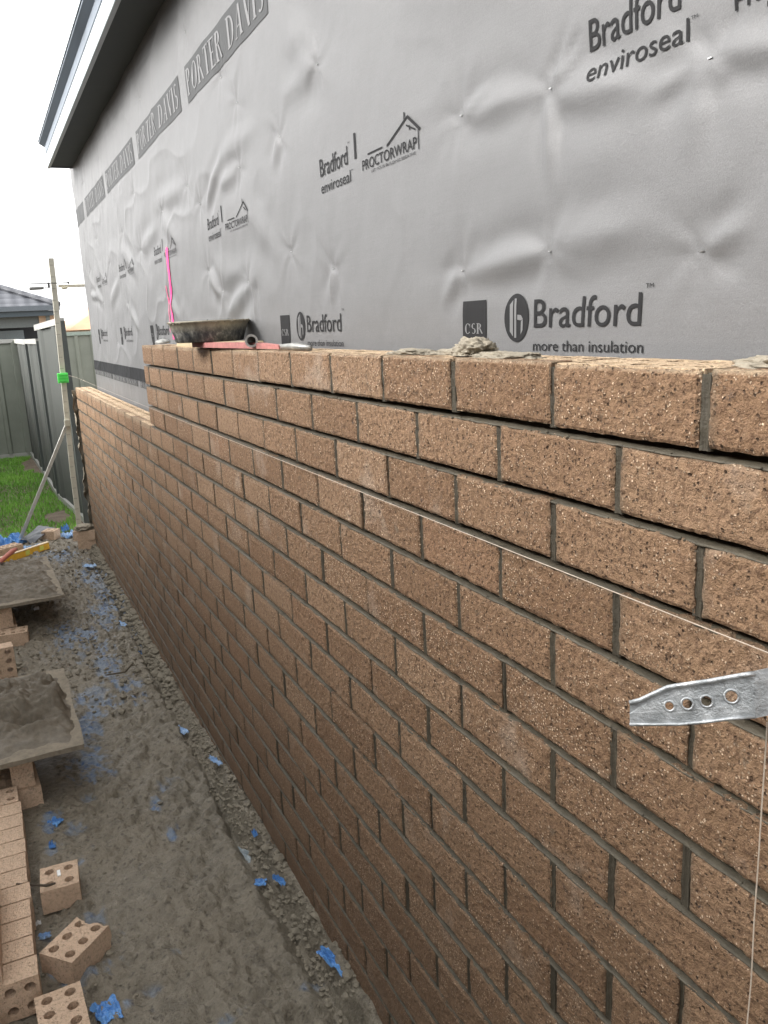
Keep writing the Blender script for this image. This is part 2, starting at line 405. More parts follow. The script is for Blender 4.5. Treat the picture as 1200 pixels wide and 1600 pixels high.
RIDGE = [(.454,1.82,.381,1.858,.010,.004),(.454,1.825,.40,1.885,.007,.0035),(.454,1.815,.264,1.779,.022,.006),(.697,1.838,.489,1.826,.020,.005),(.70,1.835,.60,1.862,.008,.003),(.454,1.80,.454,1.70,.013,.0055),(.454,1.599,.698,1.586,.020,.007),(.454,1.599,.258,1.614,.028,.006),(.164,1.573,.095,1.595,.015,.005),(.705,1.589,.769,1.541,.016,.005),
 (1.299,1.635,1.311,1.562,.020,.006),(2.39,1.925,2.154,2.037,.022,.014),(2.154,2.037,1.804,2.049,.03,.009),(2.182,1.956,1.952,1.983,.022,.011),(2.239,1.556,1.938,1.643,.026,.016),(1.938,1.643,1.93,1.529,.016,.009),(2.451,1.695,2.304,1.611,.025,.013),(3.288,2.047,2.662,2.03,.03,.010),(1.879,1.667,2.406,1.692,.04,.008),(1.605,1.988,1.663,1.924,.02,.006),
 (1.311,2.08,1.55,2.071,.03,.006),(.158,1.778,.263,1.764,.013,.004),(.158,1.778,.05,1.765,.016,.005),(1.926,1.845,1.687,1.714,.04,.008),(1.5,2.2,1.25,2.05,.04,.006),(3.2,2.0,2.9,1.85,.035,.010),(3.7,1.9,3.3,1.95,.03,.010),(4.3,1.95,3.9,1.8,.035,.012),(4.9,1.7,4.5,1.8,.03,.011),(5.6,1.8,5.3,1.7,.03,.012),(5.9,1.78,5.5,1.75,.02,.014),
 (4.2,1.62,4.0,1.52,.03,.01),(3.2,1.64,3.0,1.55,.03,.009),(.9,2.1,.5,2.0,.05,.005),(-.1,1.95,-.6,1.9,.04,.006),(.158,1.778,.19,1.68,.02,.004)]
def wrap_h(y, z):
    y = np.asarray(y, float); z = np.asarray(z, float)
    h = .004*fbm(y*2.2, z*2.6, seed=21, o=3) + .0016*fbm(y*9 + z*3, z*7, seed=31, o=2)
    far = sstep(1.6, 2.4, y)
    h = h + far*(.0035*fbm(y*3.4+z*2.4, z*5-y*1.5, seed=41, o=3))
    rid = 1-np.abs(fbm(y*2.1+z*1.6, z*3.2-y*.9, seed=51, o=2))*2.2
    h = h + (.25+far*.45)*.0055*np.clip(rid, 0, 1)**4
    for (py, pz) in PINS:
        dy, dz = y-py, z-pz; r = np.sqrt(dy*dy*.55+dz*dz)+1e-6; th = np.arctan2(dz, dy)
        h = h + .0004*np.exp(-((r-.045)/.05)**2)*np.cos(9*th+py*11+2.2*vnoise(th*2, r*9, seed=7))
        h = h - (.0058*np.exp(-r/.05) + .0028*np.exp(-r/.010))*(1+.28*np.cos(5*th+py*7))
    for (y0, z0, y1, z1, wd, am) in RIDGE:
        dy, dz = y1-y0, z1-z0; L = math.hypot(dy, dz)
        t = ((y-y0)*dy+(z-z0)*dz)/(L*L); d = np.abs((y-y0)*dz-(z-z0)*dy)/L
        d = d + .25*wd*vnoise(t*2.5, t*0+L*9, seed=77)
        env = sstep(-.15, .25, t)*(1-sstep(.55, 1.25, t))
        h = h + am*(.95 if y0 < 1.7 else .58)*env*(np.exp(-(d/wd)**2) - .45*np.exp(-((d-1.9*wd)/(1.1*wd))**2))
    return np.clip(h, -.012, .034)
WY0, WY1, WZ0, WZ1 = -1.3, 6.19, .80, 2.70
GY, GZ = .0085, .0085
ny = int((WY1-WY0)/GY)+1; nz = int((WZ1-WZ0)/GZ)+1
Y, Z = np.meshgrid(np.linspace(WY0, WY1, ny), np.linspace(WZ0, WZ1, nz), indexing='ij')
WH = wrap_h(Y, Z)
g = G('building_wrap')
wv = g.N('ShaderNodeTexWave'); wv.wave_type = 'BANDS'; wv.bands_direction = 'Z'; wv.inputs['Scale'].default_value = 260; wv.inputs['Distortion'].default_value = 2.5; g.L(g.co, wv.inputs[0])
nn = g.noise(500, 3, .7); nb = g.noise(3, 3); strk = g.noise(60, 3, .6, g.mapc((1, .12, 6)))
colw = g.ramp(nn, [(.3, (.132, .132, .134)), (.7, (.176, .176, .177))])
colw = g.mix(g.ramp(strk, [(.4, 0.), (.75, .22)]), colw, (.11, .11, .112))
colw = g.mix(g.ramp(nb, [(.4, 0.), (.7, .25)]), colw, (.16, .16, .162))
M_WRAP = g.done(colw, .47, bumps=[(nn, .0005, .7), (wv.outputs[0], .0002, .35), (g.noise(28, 3), .0012, .6)], spec=.5)
wr = MB(); wr.add(np.stack([WX-WH, Y, Z], -1).reshape(-1, 3), grid_faces(ny, nz))
# return of the wrap round the far corner and the end wall
zs = np.linspace(WZ0, WZ1, nz)
V = [(WX-WH[-1, k], WY1, zs[k]) for k in range(nz)] + [(2.6, WY1+.01, zs[k]) for k in range(nz)]
wr.add(V, [(k, nz+k, nz+k+1, k+1) for k in range(nz-1)])
wrap = wr.build('wall_wrap', M_WRAP, house, smooth=True)
def wrap_x(y, z, off=.0022):
    y = np.asarray(y, float); z = np.asarray(z, float)
    u = np.clip((y-WY0)/(WY1-WY0)*(ny-1), 0, ny-1.001); v = np.clip((z-WZ0)/(WZ1-WZ0)*(nz-1), 0, nz-1.001)
    i, j = u.astype(int), v.astype(int); fu, fv = u-i, v-j
    h = WH[i, j]*(1-fu)*(1-fv)+WH[i+1, j]*fu*(1-fv)+WH[i, j+1]*(1-fu)*fv+WH[i+1, j+1]*fu*fv
    return WX-h-off
def drape(name, polys_bm, mat, parent, off=.0014, step=.012):
    """flat bmesh in (s=y, t=z) as (x=y_world, y=z_world) cut on a grid and laid on the wrap"""
    bm = polys_bm
    for ax in (0, 1):
        if not bm.verts: return None
        lo = min(v.co[ax] for v in bm.verts); hi = max(v.co[ax] for v in bm.verts)
        k = math.floor(lo/step)+1
        while k*step < hi:
            no = Vector((1, 0, 0)) if ax == 0 else Vector((0, 1, 0))
            bmesh.ops.bisect_plane(bm, geom=bm.verts[:]+bm.edges[:]+bm.faces[:], plane_co=no*(k*step), plane_no=no, dist=1e-6); k += 1
    bm.verts.index_update()
    ys = np.array([v.co.x for v in bm.verts]); zz = np.array([v.co.y for v in bm.verts])
    xs = wrap_x(ys, zz, off)
    mb = MB(); F = []
    for f in bm.faces:
        q = [v.index for v in f.verts]
        a = sum(ys[q[i]]*zz[q[(i+1) % len(q)]]-ys[q[(i+1) % len(q)]]*zz[q[i]] for i in range(len(q)))
        F.append(q[::-1] if a > 0 else q)
    mb.add(np.stack([xs, ys, zz], -1), F); bm.free()
    return mb.build(name, mat, parent)
def text_bm(items, bm=None):
    """items: (string, y_left, y_right, z_base, cap_height[, bold]); text reads towards -y"""
    bm = bm or bmesh.new()
    for it in items:
        s, yl, yr, zb, cap = it[:5]; bold = it[5] if len(it) > 5 else 0
        cu = bpy.data.curves.new('lettering', 'FONT'); cu.body = s; cu.size = 1; cu.resolution_u = 4; cu.offset = bold
        ob = bpy.data.objects.new('lettering', cu); COL.objects.link(ob); bpy.context.view_layer.update()
        me = ob.to_mesh(); tmp = bmesh.new(); tmp.from_mesh(me); ob.to_mesh_clear()
        bpy.data.objects.remove(ob); bpy.data.curves.remove(cu)
        xs = [v.co.x for v in tmp.verts]; x0, x1 = min(xs), max(xs); ch = .729
        for v in tmp.verts:
            fx = (v.co.x-x0)/(x1-x0); v.co = (yl+(yr-yl)*fx, zb+v.co.y/ch*cap, 0)
        m2 = bpy.data.meshes.new('t'); tmp.to_mesh(m2); tmp.free(); bm.from_mesh(m2); bpy.data.meshes.remove(m2)
    return bm
def poly(bm, pts):
    vs = [bm.verts.new((p[0], p[1], 0)) for p in pts]; bm.faces.new(vs)
def rect(bm, y0, y1, z0, z1): poly(bm, [(y0, z0), (y1, z0), (y1, z1), (y0, z1)])
def line(bm, a, b, w):
    d = Vector((b[0]-a[0], b[1]-a[1])).normalized(); n = Vector((-d.y, d.x))*w/2
    poly(bm, [(a[0]+n.x, a[1]+n.y), (b[0]+n.x, b[1]+n.y), (b[0]-n.x, b[1]-n.y), (a[0]-n.x, a[1]-n.y)])
def ell(bm, cy, cz, ry, rz, n=36): poly(bm, [(cy+ry*math.cos(2*math.pi*k/n), cz+rz*math.sin(2*math.pi*k/n)) for k in range(n)])
M_INK = simple('black_ink', (.022, .022, .023), .7, var=.18, sc=90, bump=.0001, spec=.15)
M_INKG = simple('grey_ink', (.058, .060, .061), .6, var=.15, sc=90, bump=.0001, spec=.25)
M_INKL = simple('pale_unprinted', (.17, .17, .172), .5, var=.06, sc=90, bump=.0001, spec=.45)
def serif_name(bm, yl, yr, zb, H, word='PORTER DAVIS', wd=1.):
    th, tn, sf = .20, .07, .07
    def st(x, a=0, b=1, w=th, s0=True, s1=True):
        out = [[(x, a), (x+w, a), (x+w, b), (x, b)]]
        if s0: out.append([(x-sf, a), (x+w+sf, a), (x+w+sf, a+.045), (x-sf, a+.045)])
        if s1: out.append([(x-sf, b-.045), (x+w+sf, b-.045), (x+w+sf, b), (x-sf, b)])
        return out
    def arc(cx, cz, rx, rz, t0, t1, w0, w1, n=12):
        out = []
        for k in range(n):
            q = []
            for t in (t0+(t1-t0)*k/n, t0+(t1-t0)*(k+1)/n):
                wd = w1+(w0-w1)*abs(math.cos(t)); q.append(((cx+rx*math.cos(t), cz+rz*math.sin(t)), (cx+(rx-wd)*math.cos(t), cz+(rz-min(wd, w1))*math.sin(t))))
            out.append([q[0][0], q[1][0], q[1][1], q[0][1]])
        return out
    pi = math.pi
    def dg(a, b, w): return [[(a[0], a[1]), (a[0]+w, a[1]), (b[0]+w, b[1]), (b[0], b[1])]]
    GL = {'P': (st(0)+arc(.2, .74, .36, .26, -pi/2, pi/2, .19, .06), .62), 'O': (arc(.38, .5, .38, .52, 0, 2*pi, .2, .06, 22), .78),
          'R': (st(0)+arc(.2, .75, .34, .25, -pi/2, pi/2, .19, .06)+dg((.60, 0), (.28, .5), .18), .80),
          'T': (st(.24, s1=False)+[[(0, .94), (.68, .94), (.68, 1), (0, 1)], [(0, .8), (.05, .8), (.05, 1), (0, 1)], [(.63, .8), (.68, .8), (.68, 1), (.63, 1)]], .70),
          'E': (st(0)+[[(.2, .94), (.56, .94), (.56, 1), (.2, 1)], [(.2, 0), (.58, 0), (.58, .06), (.2, .06)], [(.2, .49), (.44, .49), (.44, .54), (.2, .54)], [(.51, .8), (.56, .8), (.56, .95), (.51, .95)], [(.53, .05), (.58, .05), (.58, .2), (.53, .2)], [(.40, .4), (.44, .4), (.44, .62), (.40, .62)]], .62),
          'D': (st(0)+arc(.2, .5, .54, .5, -pi/2, pi/2, .2, .06, 16), .80), 'A': (dg((.05, 0), (.34, 1), .06)+dg((.56, 0), (.32, 1), .2)+[[(.2, .32), (.52, .32), (.52, .37), (.2, .37)], [(-.04, 0), (.2, 0), (.2, .045), (-.04, .045)], [(.5, 0), (.82, 0), (.82, .045), (.5, .045)]], .82),
          'V': (dg((.34, 0), (.04, 1), .2)+dg((.40, 0), (.64, 1), .06)+[[(-.05, .955), (.3, .955), (.3, 1), (-.05, 1)], [(.56, .955), (.78, .955), (.78, 1), (.56, 1)]], .78),
          'I': (st(0), .24), 'S': (arc(.28, .74, .27, .27, .25*pi, 1.5*pi, .17, .07)+arc(.28, .26, .29, .27, -.75*pi, .5*pi, .17, .07), .58), 'C': (arc(.38, .5, .38, .52, .22*pi, 1.78*pi, .2, .07, 18)+[[(.64, .62), (.70, .62), (.70, .98), (.64, .98)]], .72), ' ': ([], .35)}
    x = 0; parts = []
    for ch in word:
        pl, adv = GL[ch]
        for q in pl: parts.append([(x+a, b) for a, b in q])
        x += adv+.17
    for q in parts:
        pts = [(yl+(yr-yl)*a/(x-.17), zb+b*H) for a, b in q]
        try: poly(bm, pts)
        except ValueError: pass
for k in range(-1, 6):
    o = 1.018*k + (.0 if k != 1 else -.06)
    if k >= 0:      # lower line: block, oval, maker's name
        o2 = 1.0*k*1.0
        bm = bmesh.new(); rect(bm, .703+o2, .627+o2, 1.437, 1.5365)
        lg = drape('printed_block', bm, M_INK, wrap)
        bm = bmesh.new(); serif_name(bm, .695+o2, .636+o2, 1.481, .0175, 'CSR', .6); drape('printed_letters', bm, M_INKL, lg, .0021)
        bm = bmesh.new(); ell(bm, .539+o2, 1.505, .0335, .0375)
        ov = drape('printed_oval', bm, M_INK, wrap)
        bm = bmesh.new()
        # pale initial inside the oval
        cy = .539+o2
        poly(bm, [(cy+.017, 1.526), (cy+.008, 1.533), (cy+.008, 1.476), (cy+.017, 1.484)])
        poly(bm, [(cy+.0045, 1.535), (cy-.001, 1.535), (cy-.001, 1.474), (cy+.0045, 1.474)])
        poly(bm, [(cy-.004, 1.510), (cy-.014, 1.509), (cy-.019, 1.503), (cy-.014, 1.501), (cy-.004, 1.502)])
        poly(bm, [(cy-.014, 1.4995), (cy-.019, 1.503), (cy-.0185, 1.486), (cy-.013, 1.479)])
        drape('printed_initial', bm, M_INKL, ov, .0021)
        drape('printed_lettering', text_bm([('Bradford', .491+o2, .258+o2, 1.4895, .0445, .004), ('TM', .252+o2, .238+o2, 1.536, .006)]), M_INK, wrap)
        drape('printed_small_lettering', text_bm([('more than insulation', .493+o2, .251+o2, 1.4545, .0165, .0)]), M_INK, wrap)
    drape('printed_lettering', text_bm([('Bradford', .370+o, .206+o, 1.843, .040, .004), ('TM', .203+o, .192+o, 1.882, .005)]), M_INK, wrap)
    drape('printed_small_lettering', text_bm([('enviroseal', .370+o, .193+o, 1.8055, .026, .0), ('TM', .190+o, .180+o, 1.826, .004)]), M_INK, wrap)
    drape('printed_lettering', text_bm([('PROCTORWRAP', .129+o, -.111+o, 1.816, .021, .004)]), M_INK, wrap)
    drape('printed_small_lettering', text_bm([('LET YOUR BUILDING BREATHE', .085+o, -.105+o, 1.806, .0055, .0)]), M_INK, wrap)
    bm = bmesh.new(); rect(bm, .158+o, .168+o, 1.846, 1.897); drape('printed_bar', bm, M_INK, wrap)
    bm = bmesh.new(); rect(bm, .03+o, .10+o, 1.842, 1.845); drape('printed_rule', bm, M_INK, wrap)
    bm = bmesh.new(); ay, az = -.080+o, 1.876      # little house over the last letters
    line(bm, (.010+o, 1.842), (ay, az), .004); line(bm, (ay, az), (-.125+o, 1.845), .006); line(bm, (ay+.012, az-.004), (ay+.012, az+.010), .005)
    line(bm, (-.118+o, 1.846), (-.118+o, 1.812), .003); line(bm, (ay-.006, az-.016), (ay-.006, az-.024), .004)
    line(bm, (ay+.006, az-.014), (-.108+o, 1.848), .003)
    drape('printed_house', bm, M_INK, wrap)
# the long name band: grey blocks with pale serif letters
for k in range(-1, 5):
    a, b = 2.524+1.02*k, 1.612+1.02*k
    if k == 4: a = min(a, 6.18)
    if a > 6.18: a = 6.18
    bm = bmesh.new()
    zs0 = 2.278
    rect(bm, b, a, zs0, 2.396)
    bb = drape('name_band', bm, M_INKG, wrap, .0016, .02)
    bm = bmesh.new(); serif_name(bm, 2.500+1.02*k, 1.636+1.02*k, zs0+.020, .082)
    if k < 4: drape('printed_name', bm, M_INKL, bb, .0030, .02)
# lower dark flashing strip with a small name band under it
bm = bmesh.new(); rect(bm, 3.2, 6.18, 1.243, 1.312)
fl = drape('flashing_tape', bm, simple('black_tape', (.018, .019, .021), .7, sc=20, spec=.15), wrap, .0030, .02)
for k in range(3):
    bm = bmesh.new(); rect(bm, 3.25+k*1.0, 4.17+k*1.0, 1.208, 1.2425)
    q = drape('name_band', bm, M_INKG, wrap, .0026, .03)
    bm = bmesh.new(); serif_name(bm, 4.15+k*1.0, 3.27+k*1.0, 1.212, .026); drape('printed_name', bm, M_INKL, q, .0040, .05)
# pink sprayed line
bm = bmesh.new(); pk = [(3.112, 1.842), (3.118, 1.80), (3.122, 1.74), (3.135, 1.68), (3.160, 1.63), (3.166, 1.60), (3.158, 1.55), (3.15, 1.47)]
wds = [.030, .036, .036, .034, .034, .036, .034, .03]
for i in range(len(pk)-1):
    poly(bm, [(pk[i][0]-wds[i]/2, pk[i][1]), (pk[i+1][0]-wds[i+1]/2, pk[i+1][1]), (pk[i+1][0]+wds[i+1]/2, pk[i+1][1]), (pk[i][0]+wds[i]/2, pk[i][1])])
poly(bm, [(3.205, 1.70), (3.211, 1.70), (3.222, 1.50), (3.216, 1.50)])
ell(bm, 3.112, 1.842, .016, .012, 12)
tag(drape('spray_mark', bm, simple('pink_marker_paint', (.95, .05, .25), .5, var=.08), wrap, .0030, .02), 'bright pink sprayed line')
# staples and tack heads
mb = MB()
for (py, pz) in PINS:
    x = float(wrap_x(py, pz, .001)); mb.box(x-.0012, x+.001, py-.003, py+.003, pz-.0006, pz+.0008)
mb.build('staple', simple('steel_staple', (.6, .6, .6), .35, .9), wrap)
# eaves
Y0, Y1 = -1.6, 6.02
M_SOF = simple('dark_eave_lining', (.075, .085, .085), .75, sc=8)
M_GUTSHADE = simple('gutter_shadow_tone', (.15, .18, .22), .4, sc=6, bump=.0002)  # pale gutter coloured dark: its shadow stripe is painted in
M_FAS = simple('blue_grey_colour_steel', (.44, .49, .51), .4, sc=6, bump=.0002)
sf = MB(); sf.box(-.018, .8, Y0, Y1, 2.672, 2.680); sf.build('soffit', M_SOF, house)
fa = MB()
def extr(mb, prof, y0, y1):
    n = len(prof); V = [(x, y, z) for y in (y0, y1) for (x, z) in prof]
    mb.add(V, [(k, k+1, n+k+1, n+k) for k in range(n-1)]+[(n-1, 0, n, 2*n-1)]+[tuple(range(n-1, -1, -1)), tuple(range(n, 2*n))])
extr(fa, [(-.018, 2.655), (-.020, 2.657), (-.020, 2.738), (-.012, 2.742), (.0, 2.742), (.0, 2.655)], Y0, Y1); fa.build('fascia', M_FAS, house)
gu = MB(); extr(gu, [(-.004, 2.745), (-.021, 2.746), (-.022, 2.79), (-.042, 2.803), (-.056, 2.812), (-.058, 2.872), (-.050, 2.880), (-.052, 2.886), (-.046, 2.886), (-.046, 2.81), (-.004, 2.80)], Y0, Y1-.02)
gt = gu.build('gutter', M_GUTSHADE, house)
m_ = MB(); m_.box(-.0615, -.0585, Y0, Y1-.022, 2.822, 2.872); m_.build('gutter_lit_strip', M_FAS, gt)  # pale strip paints the sky-lit upper front of the gutter
rf = MB(); rf.add([(-.004, Y0, 2.885), (-.004, Y1, 2.885), (2.6, Y1-1.2, 3.9), (2.6, Y0, 3.9)], [(0, 1, 2, 3)]); rf.add([(-.004, Y1, 2.66), (-.004, Y1, 2.885), (2.6, Y1-1.2, 3.9), (2.6, Y1, 2.66)], [(0, 1, 2), (0, 2, 3)])
rf.build('roof', simple('dark_roof_tile', (.09, .095, .105), .7), house)
mb = MB(); mb.box(.2, 2.6, -1.3, 6.15, -.2, .80); mb.build('slab_edge', simple('concrete', (.4, .39, .37), .85), house)
# ------------------------------------------------------------------ ground
GZ0 = -.17
gg = G('soil'); n1 = gg.noise(6, 6, .65); n2 = gg.noise(50, 5, .7)
M_SOIL = gg.done(gg.ramp(n1, [(.3, (.13, .10, .07)), (.7, (.24, .19, .14))]), .9, bumps=[(n2, .02, .8)])
gr = MB(); gr.add([(-400, -400, GZ0-.06), (400, -400, GZ0-.06), (400, 800, GZ0-.06), (-400, 800, GZ0-.06)], [(0, 1, 2, 3)])
tag(gr.build('ground', M_SOIL), kind='structure')
# muddy working strip as a heightfield
def ledge(y): return np.interp(y, [-1.3, .6, .9, 1.5, 2.9, 6.4], [-.055, -.055, -.062, -.082, -.128, -.140])
def on_plane(px, py, z):
    d = CR @ np.array([(px-600)/FPX, 1, -(py-800)/FPX]); t = (z-CP[2])/d[2]; return CP+d*t
def mud_h(x, y):
    h = GZ0 + .010*fbm(x*2.2, y*2.2, seed=60, o=3)
    rough = sstep(.30, .62, .5+.5*fbm(x*1.3+4, y*1.1, seed=63, o=2) + .16*sstep(2.8, 4.2, y) + .22*np.exp(-((x+.18)/.13)**2))
    cl = fbm(x*17+.6*y, y*15, seed=64, o=4, g=.55)
    h = h + (.22+.78*rough)*(.030*np.clip(cl+.1, -.2, 1) + .019*np.clip(fbm(x*46, y*40, seed=66, o=3), -.3, 1) + .006*fbm(x*90, y*80, seed=67, o=2)) + (1-rough)*(.003*fbm(x*30, y*22, seed=68, o=3))
    crack = 1-np.abs(fbm(x*5+y*2, y*4-x*3, seed=70, o=3))*7
    h = h - .006*np.clip(crack, 0, 1)*sstep(-.2, .3, fbm(x*2, y*2, seed=72, o=2))
    h = h + .007*(.3-np.abs(fbm(x*31+y*5, y*26, seed=91, o=3)))*(.3+.7*rough)
    far = sstep(3.4, 5.0, y); h = h + far*.022*np.abs(fbm(x*24, y*24, seed=74, o=3))
    # groove along the footing, then the ledge of droppings against the bricks
    gx = -.062 + .012*vnoise(y*3.1, y*0, seed=80) + .006*vnoise(y*13, y*0, seed=81)
    h = h - .045*np.exp(-((x-gx)/.014)**2)*(.55+.45*vnoise(y*4.5, y*0, seed=82))
    wl = ledge(y) + .020*fbm(y*14, x*20, seed=84, o=4, g=.6)
    t = sstep(0, 1, (x-gx-.006)/(.045+.012*vnoise(y*9, y*0, seed=85)))
    h = h*(1-t) + (wl+.011*fbm(x*60, y*60, seed=86, o=3))*t
    # rounded lip of spread mortar left of the groove near the camera
    h = h + .022*np.exp(-((x-gx+.045)/.024)**2)*sstep(2.3, 1.5, y)
    return h
mx0, mx1, my0, my1 = -2.3, .012, -1.2, 6.95
xs = np.concatenate([np.arange(mx0, -1.0, .03), np.arange(-1.0, mx1+.001, .0075)])
ys = np.concatenate([np.arange(my0, .6, .03), np.arange(.6, 4.2, .0085), np.arange(4.2, my1, .014)])
X, Yg = np.meshgrid(xs, ys, indexing='ij')
H = mud_h(X, Yg)
edge = sstep(6.55, 6.95, Yg+.12*vnoise(X*5, Yg*3, seed=90)); H = H*(1-edge) + (GZ0-.045)*edge
# where the blue membrane shows through (streaks by place, broken up by noise)
env = np.zeros_like(H)
for (px, py, rx, ry, a) in [(175,930,.07,.35,1),(212,975,.04,.25,.9),(160,965,.05,.2,1),(120,1000,.10,.22,.9),(165,1040,.05,.22,.9),(148,1100,.05,.14,1),(135,1140,.05,.12,1),(145,1190,.06,.10,.9),(78,1290,.018,.05,1.2),(78,1325,.012,.03,1.3),(105,1300,.035,.10,.6),(128,1350,.03,.06,.4),(150,900,.09,.3,.9),(200,1075,.06,.15,.7),(185,870,.06,.35,.7),(270,1300,.02,.03,.7),(245,1255,.02,.03,.6),(262,1225,.04,.05,.3),(150,1435,.02,.03,.9),(195,1470,.01,.03,.6),(130,1530,.05,.05,.8),(140,1250,.02,.03,1.),(360,1590,.03,.02,.6),(480,1540,.02,.05,.55),(90,870,.12,.2,.8),(110,1460,.05,.02,.4),(225,1560,.06,.04,.35),(290,1480,.03,.04,.3)]:
    rx *= 1.6; ry *= 1.5; c = on_plane(px, py, GZ0); env = np.maximum(env, a*np.exp(-(((X-c[0])/rx)**2+((Yg-c[1])/ry)**2)))
nm = .5+.66*fbm(X*36+Yg*5, Yg*19, seed=95, o=5, g=.62)
blue = sstep(.47, .60, nm*.62+env*.42-.03)*sstep(.03, .25, env)
H = H - .004*blue + .0*X
film = sstep(.35, .75, .5+.5*fbm(X*9, Yg*7, seed=97, o=3))
mud = MB(); mud.add(np.stack([X, Yg, H], -1).reshape(-1, 3), grid_faces(len(xs), len(ys), True), blue=blue.ravel(), film=film.ravel())
g = G('churned_mortar_mud'); n = g.noise(18, 6, .65); nf = g.noise(160, 4, .7); nl = g.noise(2.6, 4, .6); nm_ = g.noise(55, 4, .6)
c = g.ramp(n, [(.28, (.13, .112, .082)), (.5, (.215, .188, .142)), (.75, (.30, .265, .205))])
c = g.mix(g.ramp(nl, [(.4, 0.), (.65, .6)]), c, (.245, .21, .155))
c = g.mix(g.ramp(nf, [(.6, 0.), (.75, .4)]), c, (.29, .26, .21))
c = g.mix(g.ramp(nm_, [(.32, .8), (.45, 0.)]), c, (.075, .062, .045))
bf = g.att('blue'); fm = g.att('film')
bc = g.mix(g.ramp(nm_, [(.32, 0.), (.5, 1.)]), (.05, .14, .36), (.22, .28, .36))
bc = g.mix(g.math('MULTIPLY', fm, .75), bc, (.21, .22, .22))
c = g.mix(g.math('MULTIPLY', bf, .85), c, bc)
rg = g.mix(bf, g.ramp(nl, [(.35, .28), (.62, .60)]), (.28, .28, .28))
M_MUD = g.done(c, rg, bumps=[(n, .012, .9), (nm_, .012, 1.), (nf, .005, 1.)], spec=.5)
tag(mud.build('path', M_MUD, smooth=True), kind='structure')
# crumbs of mortar along the path (nobody could count them)
cr = MB(); N = 6500
cx = -1.0*rng.random(N)**1.0*.95+.0; cy = rng.uniform(1.0, 6.6, N)
led = rng.random(N) < .34; cx[led] = -.004-.06*rng.random(led.sum())
keep = led | (rng.random(N) < sstep(2.3, 4.4, cy)*.85+.16)
cx, cy = cx[keep], cy[keep]; ch = mud_h(cx, cy)
for i in range(len(cx)):
    r = rng.uniform(.0025, .008)*(1.5 if cy[i] > 3 else .9)
    if rng.random() < .05: r *= 2
    if led[keep][i]: r *= 1.5
    rock(cr, (cx[i], cy[i], ch[i]+r*.2), r, i)
tag(cr.build('mortar_crumbs', mortar_material('crumb', 0, (.21, .185, .14))), 'small grey crumbs of dropped mortar scattered over the muddy strip', 'mortar debris', kind='stuff')
# lawn: soil sheet and blades
xs = np.arange(-6, .16, .08); ys = np.arange(6.6, 12.6, .08); X, Yg = np.meshgrid(xs, ys, indexing='ij')
def lawn_h(x, y): return GZ0 - .02 + .018*fbm(x*1.6, y*1.4, seed=101, o=3)
lw = MB(); lw.add(np.stack([X, Yg, lawn_h(X, Yg)], -1).reshape(-1, 3), grid_faces(len(xs), len(ys), True))
tag(lw.build('lawn_soil', M_SOIL, smooth=True), kind='structure')
N = 60000; bx = rng.uniform(-2.4, -.03, N); by = rng.uniform(6.75, 12.4, N)
bare = (np.exp(-(((bx+.13)/.20)**2+((by-11.6)/.95)**2)) + .9*np.exp(-(((bx+.18)/.16)**2+((by-7.75)/.32)**2))) > .45+.25*vnoise(bx*9, by*5, seed=110)
edge = by < 6.95+.2*vnoise(bx*4, by*0, seed=111)
k = ~(bare | edge); bx, by = bx[k], by[k]; N = len(bx)
pt = .5+.5*fbm(bx*3, by*2.2, seed=112, o=3)
hh = rng.uniform(.018, .045, N)*(.45+1.0*pt); aa = rng.uniform(0, 6.28, N); ww = rng.uniform(.0018, .0035, N)*1.3; ln = rng.uniform(.1, .7, N)
dx, dy = np.cos(aa), np.sin(aa); bz = lawn_h(bx, by)
tx, ty = rng.normal(0, 1, N), rng.normal(0, 1, N)
V = np.stack([np.stack([bx-dy*ww, by+dx*ww, bz], -1), np.stack([bx+dy*ww, by-dx*ww, bz], -1), np.stack([bx+dx*hh*ln, by+dy*hh*ln, bz+hh], -1)], 1).reshape(-1, 3)
F = np.arange(N*3).reshape(-1, 3).tolist()
gs = MB(); gs.v = V.tolist(); gs.f = F; gs.a['tone'] = np.repeat(pt*.7+.3*rng.random(N), 3).tolist()
g = G('grass_blade'); c = g.ramp(g.att('tone'), [(.15, (.10, .26, .025)), (.5, (.17, .42, .045)), (.85, (.30, .56, .09))])
g.b.inputs['Transmission Weight'].default_value = 0
M_GR = g.done(c, .55)
tag(gs.build('grass', M_GR), 'bright green short lawn beyond the mud strip', 'grass', kind='stuff')
